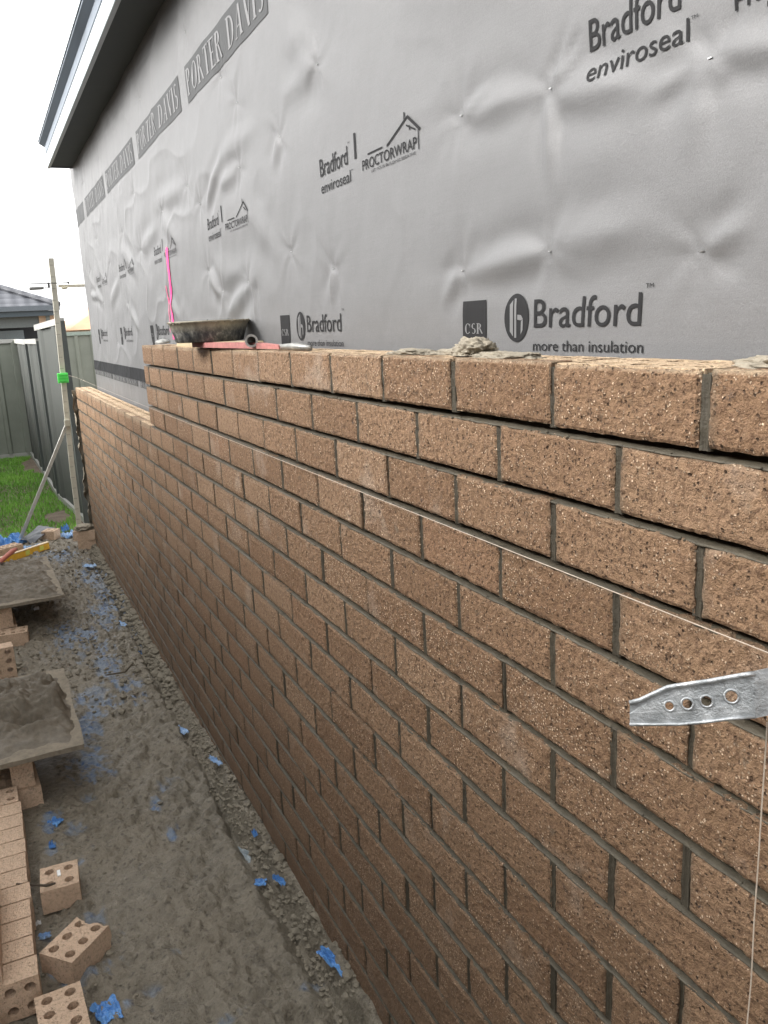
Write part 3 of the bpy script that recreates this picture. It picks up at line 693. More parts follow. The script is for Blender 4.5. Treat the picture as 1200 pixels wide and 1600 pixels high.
# ------------------------------------------------------------------ fences
def sheet(mb, p0, p1, z0, z1a, z1b, pitch=.235, dep=.028, phase=0.):
    p0, p1 = Vector(p0), Vector(p1); d = p1-p0; L = d.length; d.normalize(); n = Vector((d.y, -d.x))
    pts = []; s = -phase
    while s < L:
        for (ds, dp) in ((0, 0), (pitch*.66, 0), (pitch*.74, dep), (pitch*.92, dep)):
            t = s+ds
            if 0 <= t <= L: pts.append((t, dp))
        s += pitch
    pts = [(0, pts[0][1])]+pts+[(L, pts[-1][1])]
    V = []
    for t, dp in pts:
        q = p0+d*t+n*dp; zt = z1a+(z1b-z1a)*t/L
        V += [(q.x, q.y, z0), (q.x, q.y, zt)]
    mb.add(V, [(2*k, 2*k+2, 2*k+3, 2*k+1) for k in range(len(pts)-1)])
def rail(mb, p0, p1, z0, z1, w=.03):
    p0, p1 = Vector(p0), Vector(p1); d = (p1-p0).normalized(); n = Vector((d.y, -d.x))*w
    V = []
    for p, z in ((p0, z0), (p1, z1)):
        for sgn, dz in ((-1, 0), (-1, .055), (1, .055), (1, 0)): V.append((p.x+n.x*sgn, p.y+n.y*sgn, z+dz))
    mb.add(V, [(0, 1, 5, 4), (1, 2, 6, 5), (2, 3, 7, 6), (3, 0, 4, 7), (3, 2, 1, 0), (4, 5, 6, 7)])
M_FL = simple('pale_green_grey_steel', (.24, .255, .215), .65, sc=3, var=.1, bump=.0002, spec=.25)
M_FD = simple('grey_steel_sheet', (.085, .09, .083), .7, sc=3, var=.08, bump=.0002, spec=.2)
M_CAP = simple('fence_capping', (.40, .40, .37), .45, sc=3, var=.06)
f1 = thing('steel_fence', 'pale grey green ribbed steel fence at the back of the lawn', 'fence', (-.8, 12.46, GZ0))
m = MB(); sheet(m, (-5.5, 12.62), (-.16, 12.46), -.16, 1.47, 1.44, .235, .03, .06); m.build('fence_sheet', M_FL, f1)
m = MB(); rail(m, (-5.5, 12.62), (-.16, 12.46), 1.46, 1.43); m.build('top_rail', M_CAP, f1)
m = MB(); rail(m, (-5.5, 12.62), (-.16, 12.46), -.19, -.19); m.build('bottom_rail', M_CAP, f1)
for x in (-2.6, -.17):
    m = MB(); m.box(x-.03, x+.03, 12.43, 12.50, -.2, 1.46); m.build('fence_post', M_FL, f1)
f2 = thing('steel_fence', 'darker grey steel fence panels stepping up beside the leaning strut and post', 'fence', (-.08, 9.5, GZ0))
seg = [((-.150, 12.44), (-.104, 10.45), 1.425, 1.415), ((-.104, 10.45), (-.072, 8.72), 1.425, 1.43), ((-.072, 8.72), (.045, 7.28), 1.565, 1.60)]
for i, (a, b, za, zb) in enumerate(seg):
    m = MB(); sheet(m, a, b, -.14, za+.02, zb+.02, .86, .022, .25*i); m.build('fence_sheet', M_FD, f2)
    m = MB(); rail(m, a, b, za, zb, .028); m.build('top_rail', M_CAP, f2)
    m = MB(); rail(m, a, b, -.185, -.185, .028); m.build('bottom_rail', M_CAP, f2)
    m = MB(); m.box(b[0]-.028, b[0]+.028, b[1]-.03, b[1]+.03, -.2, zb+.03); m.build('fence_post', simple('dark_fence_post', (.085, .095, .09), .5), f2)
f3 = thing('steel_fence', 'pale steel fence seen between the post and the wrapped house corner', 'fence', (1.0, 13, GZ0))
m = MB(); sheet(m, (.30, 13.0), (3.2, 13.05), -.16, 1.50, 1.50, .235, .03, .02); m.build('fence_sheet', M_FL, f3)
m = MB(); rail(m, (.30, 13.0), (3.2, 13.05), 1.49, 1.49); m.build('top_rail', simple('sage_capping', (.30, .36, .31), .5), f3)
f4 = thing('unseen_boundary_fence', 'long steel boundary fence on the far side of the muddy strip', 'fence', (-1.75, 4, GZ0))  # out of view; added to darken the lower parts of the wall
m = MB(); sheet(m, (-1.75, 12.6), (-1.75, -5), -.16, 1.62, 1.62, .235, .03, .02); m.build('fence_sheet', M_FD, f4)
m = MB(); rail(m, (-1.75, 12.6), (-1.75, -5), 1.60, 1.60); m.build('top_rail', M_CAP, f4)
lh = thing('neighbour_house', 'neighbouring brick house close beyond the boundary fence, left of the strip', 'house', (-4, 0, GZ0))  # out of view; added to block low light from the left
m = MB(); m.box(-9, -2.75, -14, 4.6, -.2, 2.75); m.build('wall', simple('brown_render', (.22, .15, .10), .8, sc=3), lh)
m = MB(); V = [(-2.25, -14.5, 2.7), (-2.25, 5.1, 2.7), (-9.5, 5.1, 2.7), (-9.5, -14.5, 2.7), (-5.9, 1.6, 4.3), (-5.9, -11, 4.3)]
m.add(V, [(0, 1, 4, 5), (1, 2, 4), (2, 3, 5, 4), (3, 0, 5), (0, 3, 2, 1)]); m.build('roof', simple('charcoal_tile', (.08, .085, .09), .7, sc=3), lh)
# ------------------------------------------------------------------ houses behind
nh = thing('neighbour_house', 'low house with dark tiled hip roof and deep shaded carport, beyond the back fence', 'house', (-3, 26, GZ0))
M_TILE = None
g = G('roof_tile'); sx = g.xyz(); 
wvv = g.N('ShaderNodeTexWave'); wvv.bands_direction = 'Z'; wvv.wave_profile = 'SAW'; wvv.inputs['Scale'].default_value = 2.1; wvv.inputs['Distortion'].default_value = .6; wvv.inputs['Detail Scale'].default_value = 3; g.L(g.co, wvv.inputs[0])
wv2 = g.N('ShaderNodeTexWave'); wv2.bands_direction = 'X'; wv2.inputs['Scale'].default_value = 1.0; g.L(g.co, wv2.inputs[0])
c = g.mix(wvv.outputs[0], (.075, .08, .092), (.13, .135, .15)); M_TILE = g.done(c, .6, bumps=[(wvv.outputs[0], .04, 1.), (wv2.outputs[0], .03, .8)])
x0, x1, y0, y1, ze = -12, 1.45, 24, 34, 2.27
m = MB(); hx, rz = 5.0, ze+2.05
V = [(x0, y0, ze), (x1, y0, ze), (x1, y1, ze), (x0, y1, ze), (x0+hx, (y0+y1)/2, rz), (x1-hx, (y0+y1)/2, rz)]
m.add(V, [(0, 1, 5, 4), (1, 2, 5), (2, 3, 4, 5), (3, 0, 4)]); roof = m.build('roof', M_TILE, nh)
m = MB(); m.tube([(x1, y0, ze+.04), (x1-hx, (y0+y1)/2, rz+.04)], .09, 8); m.tube([(x1-hx, (y0+y1)/2, rz+.04), (x0+hx, (y0+y1)/2, rz+.04)], .09, 8); m.build('ridge_capping', M_TILE, roof)
m = MB(); m.box(x0, x1+.02, y0-.06, y0+.02, ze-.10, ze+.03); m.build('gutter', simple('dark_blue_gutter', (.11, .13, .15), .45), nh)
m = MB(); m.box(x0, x1, y0+.03, y0+.06, ze-.24, ze-.102); m.box(x0, x1-.0, y0+.06, y1, ze-.15, ze-.11); m.build('fascia', simple('dark_fascia', (.05, .07, .085), .5), nh)
m = MB(); m.box(x0, .93, y0+.35, y0+.55, ze-.52, ze-.24); m.build('beam', simple('grey_beam', (.13, .15, .15), .6), nh)
m = MB(); m.box(.93, 1.22, y0+.3, y0+.6, -.2, ze-.2, tint=.75, smear=0., damp=0.); m.box(1.22, 1.4, y0+.45, y0+.6, -.2, ze-.2, tint=.75); m.build('brick_pier', M_BRICKL, nh)
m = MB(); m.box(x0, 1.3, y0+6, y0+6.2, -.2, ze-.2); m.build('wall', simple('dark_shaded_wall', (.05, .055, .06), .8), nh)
m = MB(); m.box(-.8, .75, y0+5.9, y0+5.99, 1.0, 1.72); m.build('window', simple('glass_grey_blue', (.35, .42, .46), .15), nh)
m = MB(); m.box(1.10, 1.20, y0+.18, y0+.26, -.2, ze-.1); m.tube([(1.15, y0+.2, 1.86), (1.15, y0+.05, 1.86)], .05); m.build('downpipe', simple('grey_downpipe', (.17, .19, .18), .5), nh)
th = thing('neighbour_house', 'far house with orange terracotta roof just showing beside the wrapped corner', 'house', (5, 30, GZ0))
m = MB(); x0, x1, y0, y1, ze = 2.05, 12, 29, 39, 1.64
V = [(x0, y0, ze), (x1, y0, ze), (x1, y1, ze), (x0, y1, ze), (x0+4, (y0+y1)/2, ze+2.3), (x1-4, (y0+y1)/2, ze+2.3)]
m.add(V, [(0, 1, 5, 4), (1, 2, 5), (2, 3, 4, 5), (3, 0, 4)]); m.build('roof', simple('terracotta', (.52, .33, .20), .7, sc=4), th)
m = MB(); m.box(x0+.4, x1-.4, y0+.4, y1-.4, -.2, ze-.01); m.build('wall', simple('cream_render', (.6, .52, .42), .8), th)
# ------------------------------------------------------------------ post, clamp, strut, line
M_ALU = simple('aged_aluminium', (.46, .45, .37), .5, .25, sc=14, bump=.0006)
post = thing('profile_post', 'tall pale square profile post standing at the far end of the brick wall', 'post', (-.09, 6.40, GZ0))
m = MB()
lean = [(-.098, GZ0-.05), (-.090, .5), (-.068, 1.18), (-.046, 1.9), (-.043, 2.08)]
V = []
for (xc, z) in lean:
    for sx, sy in ((-1, -1), (1, -1), (1, 1), (-1, 1)): V.append((xc+.019*sx, 6.40+.019*sy, z))
F = []
for i in range(len(lean)-1):
    for k in range(4): F.append((i*4+k, i*4+(k+1) % 4, (i+1)*4+(k+1) % 4, (i+1)*4+k))
F += [(3, 2, 1, 0), tuple(4*(len(lean)-1)+k for k in range(4))]
m.add(V, F); m.build('post_shaft', simple('pale_profile', (.55, .53, .44), .5, .1, sc=14, bump=.0006), post)
m = MB()
for z in np.arange(.05, 3.0, .086): xc = float(np.interp(z, [q[1] for q in lean], [q[0] for q in lean])); m.box(xc-.0185, xc+.008, 6.3798, 6.3812, z, z+.003)
m.build('gauge_mark', simple('gauge_marks', (.25, .24, .2), .7), post)
m = MB(); zz = np.arange(-.16, 1.10, .012); tt = np.linspace(0, math.pi, 12); T_, Z_ = np.meshgrid(tt, zz, indexing='ij')
rr = .026+.020*fbm(T_*1.2, Z_*16, seed=301, o=4, g=.6)+.010*np.clip(vnoise(Z_*11.6, T_*0, seed=303), 0, 1)
V = np.stack([.006-rr*1.15*np.cos(T_)*1.2+.01, 6.298+rr*np.sin(T_)*1.6, Z_], -1)
V[..., 0] = np.clip(V[..., 0], -.038, .10)
m.add(V.reshape(-1, 3), grid_faces(len(tt), len(zz)))
tag(m.build('mortar_jamb', M_MORTD, wall, smooth=True), 'rough mortar squeezed out at the wall end')
lb = thing('line_block', 'bright green plastic line block clipped round the profile post', 'line block', (-.068, 6.37, 1.18))
M_GREEN = simple('bright_green_plastic', (.10, .75, .12), .4, var=.06)
m = MB(); m.box(-.112, -.034, 6.345, 6.372, 1.146, 1.222, .004); m.build('block_body', M_GREEN, lb)
m = MB()
for z in (1.163, 1.187, 1.209): m.box(-.104, -.042, 6.3380, 6.3455, z-.005, z+.004, .001)
m.build('grip_rib', M_GREEN, lb)
M_STR = simple('cream_string', (.55, .46, .37), .7, var=.08)
sl = MB(); ys = np.linspace(6.36, -.30, 60); sl.tube([(-.012-.022*max(0, (y-6.0)/.36), y, 1.203-.006*math.sin((6.36-y)/6.66*math.pi)-.002) for y in ys], .00055, 6)
tag(sl.build('string_line', M_STR, origin=(-.012, 3, 1.2)), 'taut pale builder\'s string running along the brick wall under the third course', 'string')
cl = thing('clamp', 'thin horizontal rod clamp with grey handle crossing the profile post', 'clamp', (-.086, 6.36, 1.88))
m = MB(); m.tube([(-.215, 6.36, 1.895), (.06, 6.36, 1.897)], .0035, 8); m.tube([(.05, 6.36, 1.897), (.064, 6.36, 1.897)], .009, 8); m.build('rod', simple('dark_rod', (.12, .12, .12), .4, .6), cl)
m = MB(); m.box(-.094, -.079, 6.345, 6.375, 1.862, 1.902, .002); m.build('jaw', simple('dark_jaw', (.10, .10, .10), .5, .5), cl)
m = MB(); m.tube([(-.228, 6.35, 1.859), (-.222, 6.35, 1.8595), (-.135, 6.35, 1.8625), (-.124, 6.35, 1.863)], [.008, .0125, .0125, .007], 10); m.tube([(-.126, 6.35, 1.863), (-.084, 6.352, 1.868)], .003, 6); m.build('handle', simple('grey_handle', (.20, .20, .19), .5), cl)
tb = thing('tie_bar', 'cream timber tie bar reaching from the post to the wrapped wall', 'timber', (.06, 6.38, 1.88))
m = MB(); m.box(-.015, .30, 6.385, 6.43, 1.866, 1.886, .003, M=None)
m.build('batten', simple('cream_timber', (.80, .75, .60), .7), tb)
m = MB(); m.tube([(.005, 6.36, 1.855), (.045, 6.36, 1.862)], .009, 8); m.build('wedge', simple('cream_wedge', (.6, .55, .4), .7), tb)
st = thing('strut', 'slim leaning aluminium strut propping the post from the ground', 'strut', (-.55, 6.84, GZ0))
a = on_plane(30, 846, GZ0); d = Vector((-.085, 6.37, .83))
m = MB(); m.tube([Vector(a)+Vector((0, 0, 0)), d], .017, 4); m.build('tube', simple('alu_strut', (.62, .61, .56), .5, .1), st)
m = MB(); m.box(d.x-.02, d.x+.02, d.y-.02, d.y+.02, d.z-.025, d.z+.03, .004); m.build('bracket', M_ALU, st)
# near bracket and plumb string
def pix(px, py, t):
    return CP + (CR @ np.array([(px-600)/FPX, 1, -(py-800)/FPX]))*t
M_GALV = None
g = G('galvanised_steel'); v1 = g.voro(90, out=1); n1 = g.noise(420, 4, .7); n2 = g.noise(60, 4, .6)
c = g.ramp(n2, [(.3, (.26, .275, .28)), (.5, (.46, .48, .49)), (.72, (.78, .80, .81))])
c = g.mix(g.math('MULTIPLY', g.xyz(v1)[0], .3), c, (.38, .40, .41)); c = g.mix(g.ramp(n1, [(.62, 0.), (.74, .8)]), c, (.22, .23, .23))
M_GALV = g.done(c, g.ramp(n1, [(.3, .3), (.7, .55)]), bumps=[(n1, .0008, .9), (n2, .002, .7)], metal=.75)
# the plate lies in a plane facing the camera roughly: built as an outline with four real holes
T0, T1 = .62, .585
def plate_pt(u, v):   # u 0..1 along, v in pixels across
    px = 984 + u*196; t = T0+(T1-T0)*u
    return pix(px, v, t)
top = [(0, 1098), (.08, 1094), (.30, 1074), (.37, 1071.5), (.65, 1063.5), (.90, 1054.5), (1, 1052)]
bot = [(0, 1132), (.4, 1131.5), (.6, 1128), (.8, 1123), (1, 1120)]
ft = lambda u: np.interp(u, [q[0] for q in top], [q[1] for q in top]); fb = lambda u: np.interp(u, [q[0] for q in bot], [q[1] for q in bot])
HOLES = [(1046, 1103, 7.5), (1074, 1099.5, 8.5), (1104, 1095.5, 9), (1143, 1088, 10.5)]
bmp = bmesh.new(); A = plate_pt(0, 1115); ux = (plate_pt(1, 1086)-A); Lx = np.linalg.norm(ux); ux = ux/Lx
vz = plate_pt(.5, 1060)-plate_pt(.5, 1130); vz = vz-ux*np.dot(vz, ux); vz /= np.linalg.norm(vz); nn_ = np.cross(ux, vz)
def to2(px, py):
    # intersect pixel ray with the plate plane
    d = CR @ np.array([(px-600)/FPX, 1, -(py-800)/FPX]); t = np.dot(A-CP, nn_)/np.dot(d, nn_); P_ = CP+d*t; return np.dot(P_-A, ux), np.dot(P_-A, vz)
out = [to2(984+196*u, ft(u)) for u in (0, .08, .2, .30, .37, .5, .65, .8, .90, 1)] + [to2(984+196*u, fb(u)) for u in (1, .8, .6, .4, .2, 0)]
vs = [bmp.verts.new((p[0], p[1], 0)) for p in out]
ed = [bmp.edges.new((vs[i], vs[(i+1) % len(vs)])) for i in range(len(vs))]
holes3 = []
for (hx_, hy_, hr) in HOLES:
    c0 = to2(hx_, hy_); r0 = abs(to2(hx_+hr, hy_)[0]-c0[0]); holes3.append((c0, r0)); n = 16
    hv = [bmp.verts.new((c0[0]+r0*math.cos(2*math.pi*k/n), c0[1]+r0*1.05*math.sin(2*math.pi*k/n), 0)) for k in range(n)]
    ed += [bmp.edges.new((hv[i], hv[(i+1) % n])) for i in range(n)]
bmesh.ops.triangle_fill(bmp, edges=ed, use_beauty=True, use_dissolve=False)
ext = bmesh.ops.extrude_face_region(bmp, geom=bmp.faces[:])
for v in [q for q in ext['geom'] if isinstance(q, bmesh.types.BMVert)]: v.co.z -= .0022
bmesh.ops.recalc_face_normals(bmp, faces=bmp.faces[:])
bmp.verts.index_update()
V = [tuple(A + ux*v.co.x + vz*v.co.y + nn_*v.co.z*(1 if np.dot(nn_, CP-A) > 0 else -1)) for v in bmp.verts]; F = [tuple(q.index for q in f.verts) for f in bmp.faces]; bmp.free()
br = thing('perforated_bracket', 'galvanised steel bracket with four holes jutting in front of the bricks at right', 'bracket', tuple(A))
m = MB(); m.add(V, F); m.build('plate', M_GALV, br)
# rolled stiffening edges and hole collars
def P3(p, off=0.): return A+ux*p[0]+vz*p[1]+nn_*off*(1 if np.dot(nn_, CP-A) > 0 else -1)
m = MB(); m.tube([P3(q, .0010) for q in out[:10]], .0020, 8)
m.tube([P3(q, .0006) for q in out[10:]], .0012, 8); m.build('rolled_edge', M_GALV, br, smooth=True)
m = MB()
for (c0, r0) in holes3:
    n = 20; m.tube([P3((c0[0]+(r0+.0004)*math.cos(2*math.pi*k/n), c0[1]+(r0+.0004)*math.sin(2*math.pi*k/n)), .0004) for k in range(n+1)], .0009, 6, False)
m.build('hole_collar', M_GALV, br, smooth=True)
# folded back end
e0, e1 = np.array(out[9]), np.array(out[10]); m = MB(); dd = -nn_*(1 if np.dot(nn_, CP-A) > 0 else -1)
pa, pb = P3(e0), P3(e1); q1 = ux*.016+dd*.006; q2 = ux*.06+dd*.085
pts = []
for p in (pa+vz*.0015, pb-vz*.001):
    for q in (0*ux, q1, q2): pts.append(p+q)
pts += [p-ux*.0018+dd*.0015 for p in pts]
m.add(pts, [(0, 1, 4, 3), (1, 2, 5, 4), (6, 9, 10, 7), (7, 10, 11, 8), (0, 6, 7, 1), (1, 7, 8, 2), (3, 4, 10, 9), (4, 5, 11, 10), (2, 8, 11, 5), (0, 3, 9, 6)])
m.build('folded_end', M_GALV, br)
sp0 = pix(1199, 1128, .60); m = MB()
pts = [sp0 + np.array([0, 0, -.52*k/30]) + np.array([.0009*math.sin(k*1.1), .0007*math.cos(k*.8), 0])*(k/30) for k in range(31)]
m.tube(pts, .0006, 5)
tag(m.build('plumb_string', M_STR, origin=tuple(sp0)), 'thin pink white string hanging down from the galvanised bracket', 'string')
# ------------------------------------------------------------------ things on top of the wall
TZ = TOP
def thing_mesh(mb, name, mat, label, cat, origin, group=None, smooth=False, kind=None):
    o = mb.build(name, mat, None, smooth, origin); return tag(o, label, cat, group, kind)
def blob(c, rx, ry, rz, seed, sub=5, rough=.42):
    bm = bmesh.new(); bmesh.ops.create_icosphere(bm, subdivisions=sub, radius=1)
    V = np.array([tuple(v.co) for v in bm.verts]); F = [tuple(v.index for v in f.verts) for f in bm.faces]; bm.free()
    s = 1+rough*fbm(V[:, 0]*1.6+seed, V[:, 1]*1.6, V[:, 2]*1.6, seed=seed, o=4, g=.62)*1.5
    s = s+.10*vnoise(V[:, 0]*9, V[:, 1]*9, V[:, 2]*9, seed=seed)+.07*vnoise(V[:, 0]*21, V[:, 1]*21, V[:, 2]*21, seed=seed+1)
    V = V*s[:, None]*np.array([rx, ry, rz]); V[:, 2] = np.maximum(V[:, 2], -.3*rz)
    mb = MB(); mb.add(V+np.array(c), F); return mb
GD = 'mortar blobs on top of the wall'
for i, (c, r, lab) in enumerate([
    ((.055, .70, TZ+.002), (.026, .075, .008), 'low flat blob of dried mortar on the wall top, third from the frame edge'),
    ((.075, .575, TZ+.001), (.025, .075, .009), 'thin smear of mortar on the wall top between the flat and tall blobs'),
    ((.055, .505, TZ+.008), (.028, .050, .019), 'tallest ragged blob of pale mortar on the wall top, in front of the black square'),
    ((.050, .415, TZ+.001), (.028, .070, .008), 'low tail of mortar on the wall top just right of the tallest blob'),
    ((.060, -.060, TZ+.002), (.030, .060, .011), 'rounded mortar blob on the wall top at the right edge of the picture')]):
    thing_mesh(blob(c, *r, seed=i*5+2), 'mortar_blob', M_MORTD, lab, 'mortar', c, GD, True)
M_TIM = simple('pale_timber', (.50, .41, .26), .75, sc=25)
c = (.055, 2.06, TZ); m = MB(); m.box(.012, .088, 1.66, 2.44, TZ+.001, TZ+.019, .0015)
thing_mesh(m, 'timber_offcut', M_TIM, 'thin pale timber offcut on the wall top under the black bowl', 'timber', c)
g = G('dirty_rubber'); n = g.noise(46, 6, .8, g.mapc((1, 1, .55))); n2 = g.noise(9, 4, .6, g.mapc((1, 1, .35))); zc = g.xyz()[2]
c_ = g.ramp(n, [(.36, (.028, .03, .035)), (.5, (.085, .085, .08)), (.64, (.30, .29, .26))]); 
rim = g.ramp(zc, [(.030, 0.), (.052, 1.)]); c_ = g.mix(g.math('MULTIPLY', rim, g.ramp(n, [(.3, .5), (.55, 1.)])), c_, (.30, .27, .20))
M_RUB = g.done(c_, .6, bumps=[(n, .003, .9)])
bo = thing('mortar_bowl', 'shallow black rubber mortar bowl with crusted rim standing on the wall top', 'bowl', (.028, 2.015, TZ+.019))
prof = [(.0, .0005), (.100, .0005), (.104, .003), (.109, .022), (.117, .045), (.1215, .058), (.1245, .060), (.1235, .064), (.118, .062), (.104, .030), (.088, .008), (0, .006)]
m = MB(); m.lathe(prof, (.028, 2.015, TZ+.019), 56, lambda t, z: .012*math.sin(3*t+z*20)+.006*math.sin(11*t)); m.build('bowl_shell', M_RUB, bo, smooth=True)
m = MB(); 
for k in range(120):
    t = 2*math.pi*k/120+rng.normal(0, .02); rr = .1215+rng.normal(0, .0015); rock(m, (.028+rr*math.cos(t), 2.015+rr*math.sin(t), TZ+.019+.060+rng.normal(0, .0015)), rng.uniform(.0025, .0055), k, 1, .6)
tag(m.build('mortar_crust', M_MORTD, bo), 'grey crust along the rim')
M_RED = simple('red_painted_steel', (.42, .17, .155), .7, var=.3, sc=50)
M_GALT = simple('grey_worn_steel', (.34, .34, .32), .45, .5, sc=60, var=.3)
tl = thing('jointing_tool', 'long flat red handled jointing tool with grey steel tip lying along the wall top', 'tool', (.02, 1.7, TZ))
m = MB()
ptsT = [(-.010, 2.05), (.004, 1.80), (.018, 1.50), (.028, 1.33)]
V = []
for i, (x, y) in enumerate(ptsT):
    wd = [.012, .014, .012, .008][i]; hz = [.011, .012, .012, .007][i]
    for sx, sz in ((-1, 0), (1, 0), (1, 1), (-1, 1)): V.append((x+wd*sx, y, TZ+.004+hz*sz*1.25))
F = [(i*4+k, i*4+(k+1) % 4, i*4+4+(k+1) % 4, i*4+4+k) for i in range(3) for k in range(4)]+[(3, 2, 1, 0), (12, 13, 14, 15)]
m.add(V, F); m.build('handle', M_RED, tl)
m = MB(); m.tube([(.028, 1.34, TZ+.009), (.034, 1.25, TZ+.010), (.040, 1.17, TZ+.007)], [.006, .009, .006], 10); m.build('tip', M_GALT, tl, smooth=True)
# short pipe, open end towards the camera
pc = np.array([-.002, 1.475, TZ+.024+.0]); vd = (CP-pc); vd[2] = 0.; vd /= np.linalg.norm(vd); 
m = MB(); n = 24; ax = -vd*.14
side_ = np.cross(vd, [0, 0, 1]); V = []; F = []
ringR = [(.0165, 0), (.0165, .012), (.0145, .014), (.0145, 1), (.0110, 1), (.0110, .0), ]
for (r, t) in ringR:
    q = pc + ax*t
    for k in range(n):
        th_ = 2*math.pi*k/n; V.append(q+side_*r*math.cos(th_)+np.array([0, 0, 1])*r*math.sin(th_))
for i in range(len(ringR)):
    j = (i+1) % len(ringR)
    for k in range(n): F.append((i*n+k, i*n+(k+1) % n, j*n+(k+1) % n, j*n+k))
m.add(V, F); q = pc+ax*.5; o_ = len(m.v); m.add([q+side_*.0125*math.cos(2*math.pi*k/n)+np.array([0, 0, 1])*.0125*math.sin(2*math.pi*k/n) for k in range(n)], [tuple(range(n))])
thing_mesh(m, 'steel_pipe', M_GALT, 'short hollow grey pipe end lying across the red tool on the wall top', 'pipe', tuple(pc))
m = blob((.03, 2.79, TZ+.013), .026, .062, .013, 71, 3, .12)
thing_mesh(m, 'mortar_lump', simple('grey_crusted_grip', (.33, .33, .31), .7), 'rounded grey crusted lump at the far end of the raised wall top', 'mortar', (.03, 2.79, TZ), smooth=True)
# ------------------------------------------------------------------ loose bricks
def brick_obj(label, c, rz=0., L=.23, rx=0., ry=0., tint=.6, cols=None, broken=False, group=None, W=.11, name='brick', face=None):
    cols = cols or (5 if L > .17 else (3 if L > .125 else 2))
    mb = MB(); holed_brick(mb, L, W, .076, cols, 2, .0135, Matrix.Translation((0, 0, -.038)), seg=16, jit=rng.integers(0, 50), broken=broken, tint=tint, smear=0., damp=0.)
    o = mb.build(name, M_BRICKL); o.location = c; o.rotation_euler = (rx, ry, rz)
    return tag(o, label, 'brick', group)
H0 = GZ0+.038
brick_obj('half brick with a white scrap on top, farthest loose brick beside the row', (-.627, 1.862, H0), math.radians(-3), .122, tint=.7, group='loose half bricks on the mud')
brick_obj('half brick with a notched broken end, turned diagonally beside the stack', (-.611, 1.553, H0), math.radians(-47), .150, tint=.72, cols=3, broken=True, group='loose half bricks on the mud')
brick_obj('brick with six clear holes lying flat at the bottom edge, right of the stack', (-.665, 1.285, H0), math.radians(3), .20, tint=.68, cols=4, group='loose half bricks on the mud')
brick_obj('brick corner poking in at the bottom left corner of the picture', (-.83, 1.28, H0), math.radians(40), .23, tint=.66, group='loose half bricks on the mud')
ords = ['first', 'second', 'third', 'fourth', 'fifth', 'sixth', 'seventh', 'eighth', 'ninth', 'tenth', 'eleventh', 'twelfth']
y = 1.42; right = -.711
for i in range(11):
    wd = .0775+rng.uniform(-.0005, .003)
    x1 = right + rng.uniform(-.004, .003)
    yc = y+.038; y += wd+.003
    # on edge: bed faces (with holes) towards +-y, long side along x
    o = brick_obj('%s pale brick from the near end of the row standing on edge' % ords[i], (x1-.115, yc, GZ0+.055), 0, .23, tint=.55+.4*rng.random(), group='row of bricks on edge at lower left')
    o.rotation_euler = Matrix(((0, 1, 0), (0, 0, 1), (1, 0, 0))).to_euler()
yl = y
o = brick_obj('flat brick showing two holes at the far end of the row on edge', (-.835, y+.05, GZ0+.075), math.radians(91), .23, tint=.6)
y = 1.425
for i in range(5):
    o = brick_obj('%s brick from the near end of the upper layer, cut by the left edge' % ords[i], (-.789-.115, y+.038, GZ0+.166), 0, .23, tint=.35+.3*rng.random(), group='upper layer of bricks on edge')
    o.rotation_euler = Matrix(((0, 1, 0), (0, 0, 1), (1, 0, 0))).to_euler(); y += .081
# ------------------------------------------------------------------ mortar boards on brick piers
def board(label, c, w, l, th, rot, mat, seedn):
    t = thing('mortar_board', label, 'mortar board', c)
    bm = bmesh.new(); bmesh.ops.create_cube(bm, size=1)
    for v in bm.verts: v.co = (v.co.x*w, v.co.y*l, v.co.z*th)
    bmesh.ops.subdivide_edges(bm, edges=[e for e in bm.edges if abs((e.verts[0].co-e.verts[1].co).z) < th/2], cuts=24, use_grid_fill=True)
    V = np.array([tuple(v.co) for v in bm.verts]); bm.verts.index_update(); F = [tuple(v.index for v in f.verts) for f in bm.faces]; bm.free()
    V[:, 0] += .004*vnoise(V[:, 1]*9, V[:, 2]*3, seed=seedn)*np.sign(V[:, 0]); V[:, 1] += .004*vnoise(V[:, 0]*9, V[:, 2]*3, seed=seedn+2)*np.sign(V[:, 1])
    top = V[:, 2] > 0; V[top, 2] += .0035*np.clip(fbm(V[top, 0]*22, V[top, 1]*22, seed=seedn, o=3)+.25, 0, 1)
    V[:, 2] += .004*vnoise(V[:, 0]*2.5, V[:, 1]*2.5, seed=seedn+9)
    R = np.array([[math.cos(rot), -math.sin(rot), 0], [math.sin(rot), math.cos(rot), 0], [0, 0, 1]])
    mb = MB(); mb.add(V@R.T+np.array(c), F); mb.build('board_panel', mat, t)
    return t
def heap(label, c, w, l, rot, fn, seedn, n=(110, 130)):
    xs = np.linspace(-w/2, w/2, n[0]); ys = np.linspace(-l/2, l/2, n[1]); X, Y = np.meshgrid(xs, ys, indexing='ij')
    r = np.maximum(np.abs(X)/(w/2), np.abs(Y)/(l/2)); Z = fn(X, Y)
    ed = 1-sstep(.78, 1.0, r+.12*fbm(X*12, Y*12, seed=seedn+3, o=3)); Z = Z*ed-.004*(1-ed)
    R = np.array([[math.cos(rot), -math.sin(rot)], [math.sin(rot), math.cos(rot)]])
    XY = np.stack([X, Y], -1)@R.T
    mb = MB(); mb.add(np.stack([XY[..., 0]+c[0], XY[..., 1]+c[1], Z+c[2]], -1).reshape(-1, 3), grid_faces(n[0], n[1], True))
    return thing_mesh(mb, 'mortar_heap', M_MORTW, label, 'mortar', c, smooth=True)
M_BOARD = mortar_material('mortar_caked_plywood', 0, (.235, .20, .15))
b1c = (-.86, 2.79, .045)
board('plywood mortar board with a thick lumpy heap, nearer of the two', b1c, .76, .80, .017, .0, M_BOARD, 5)
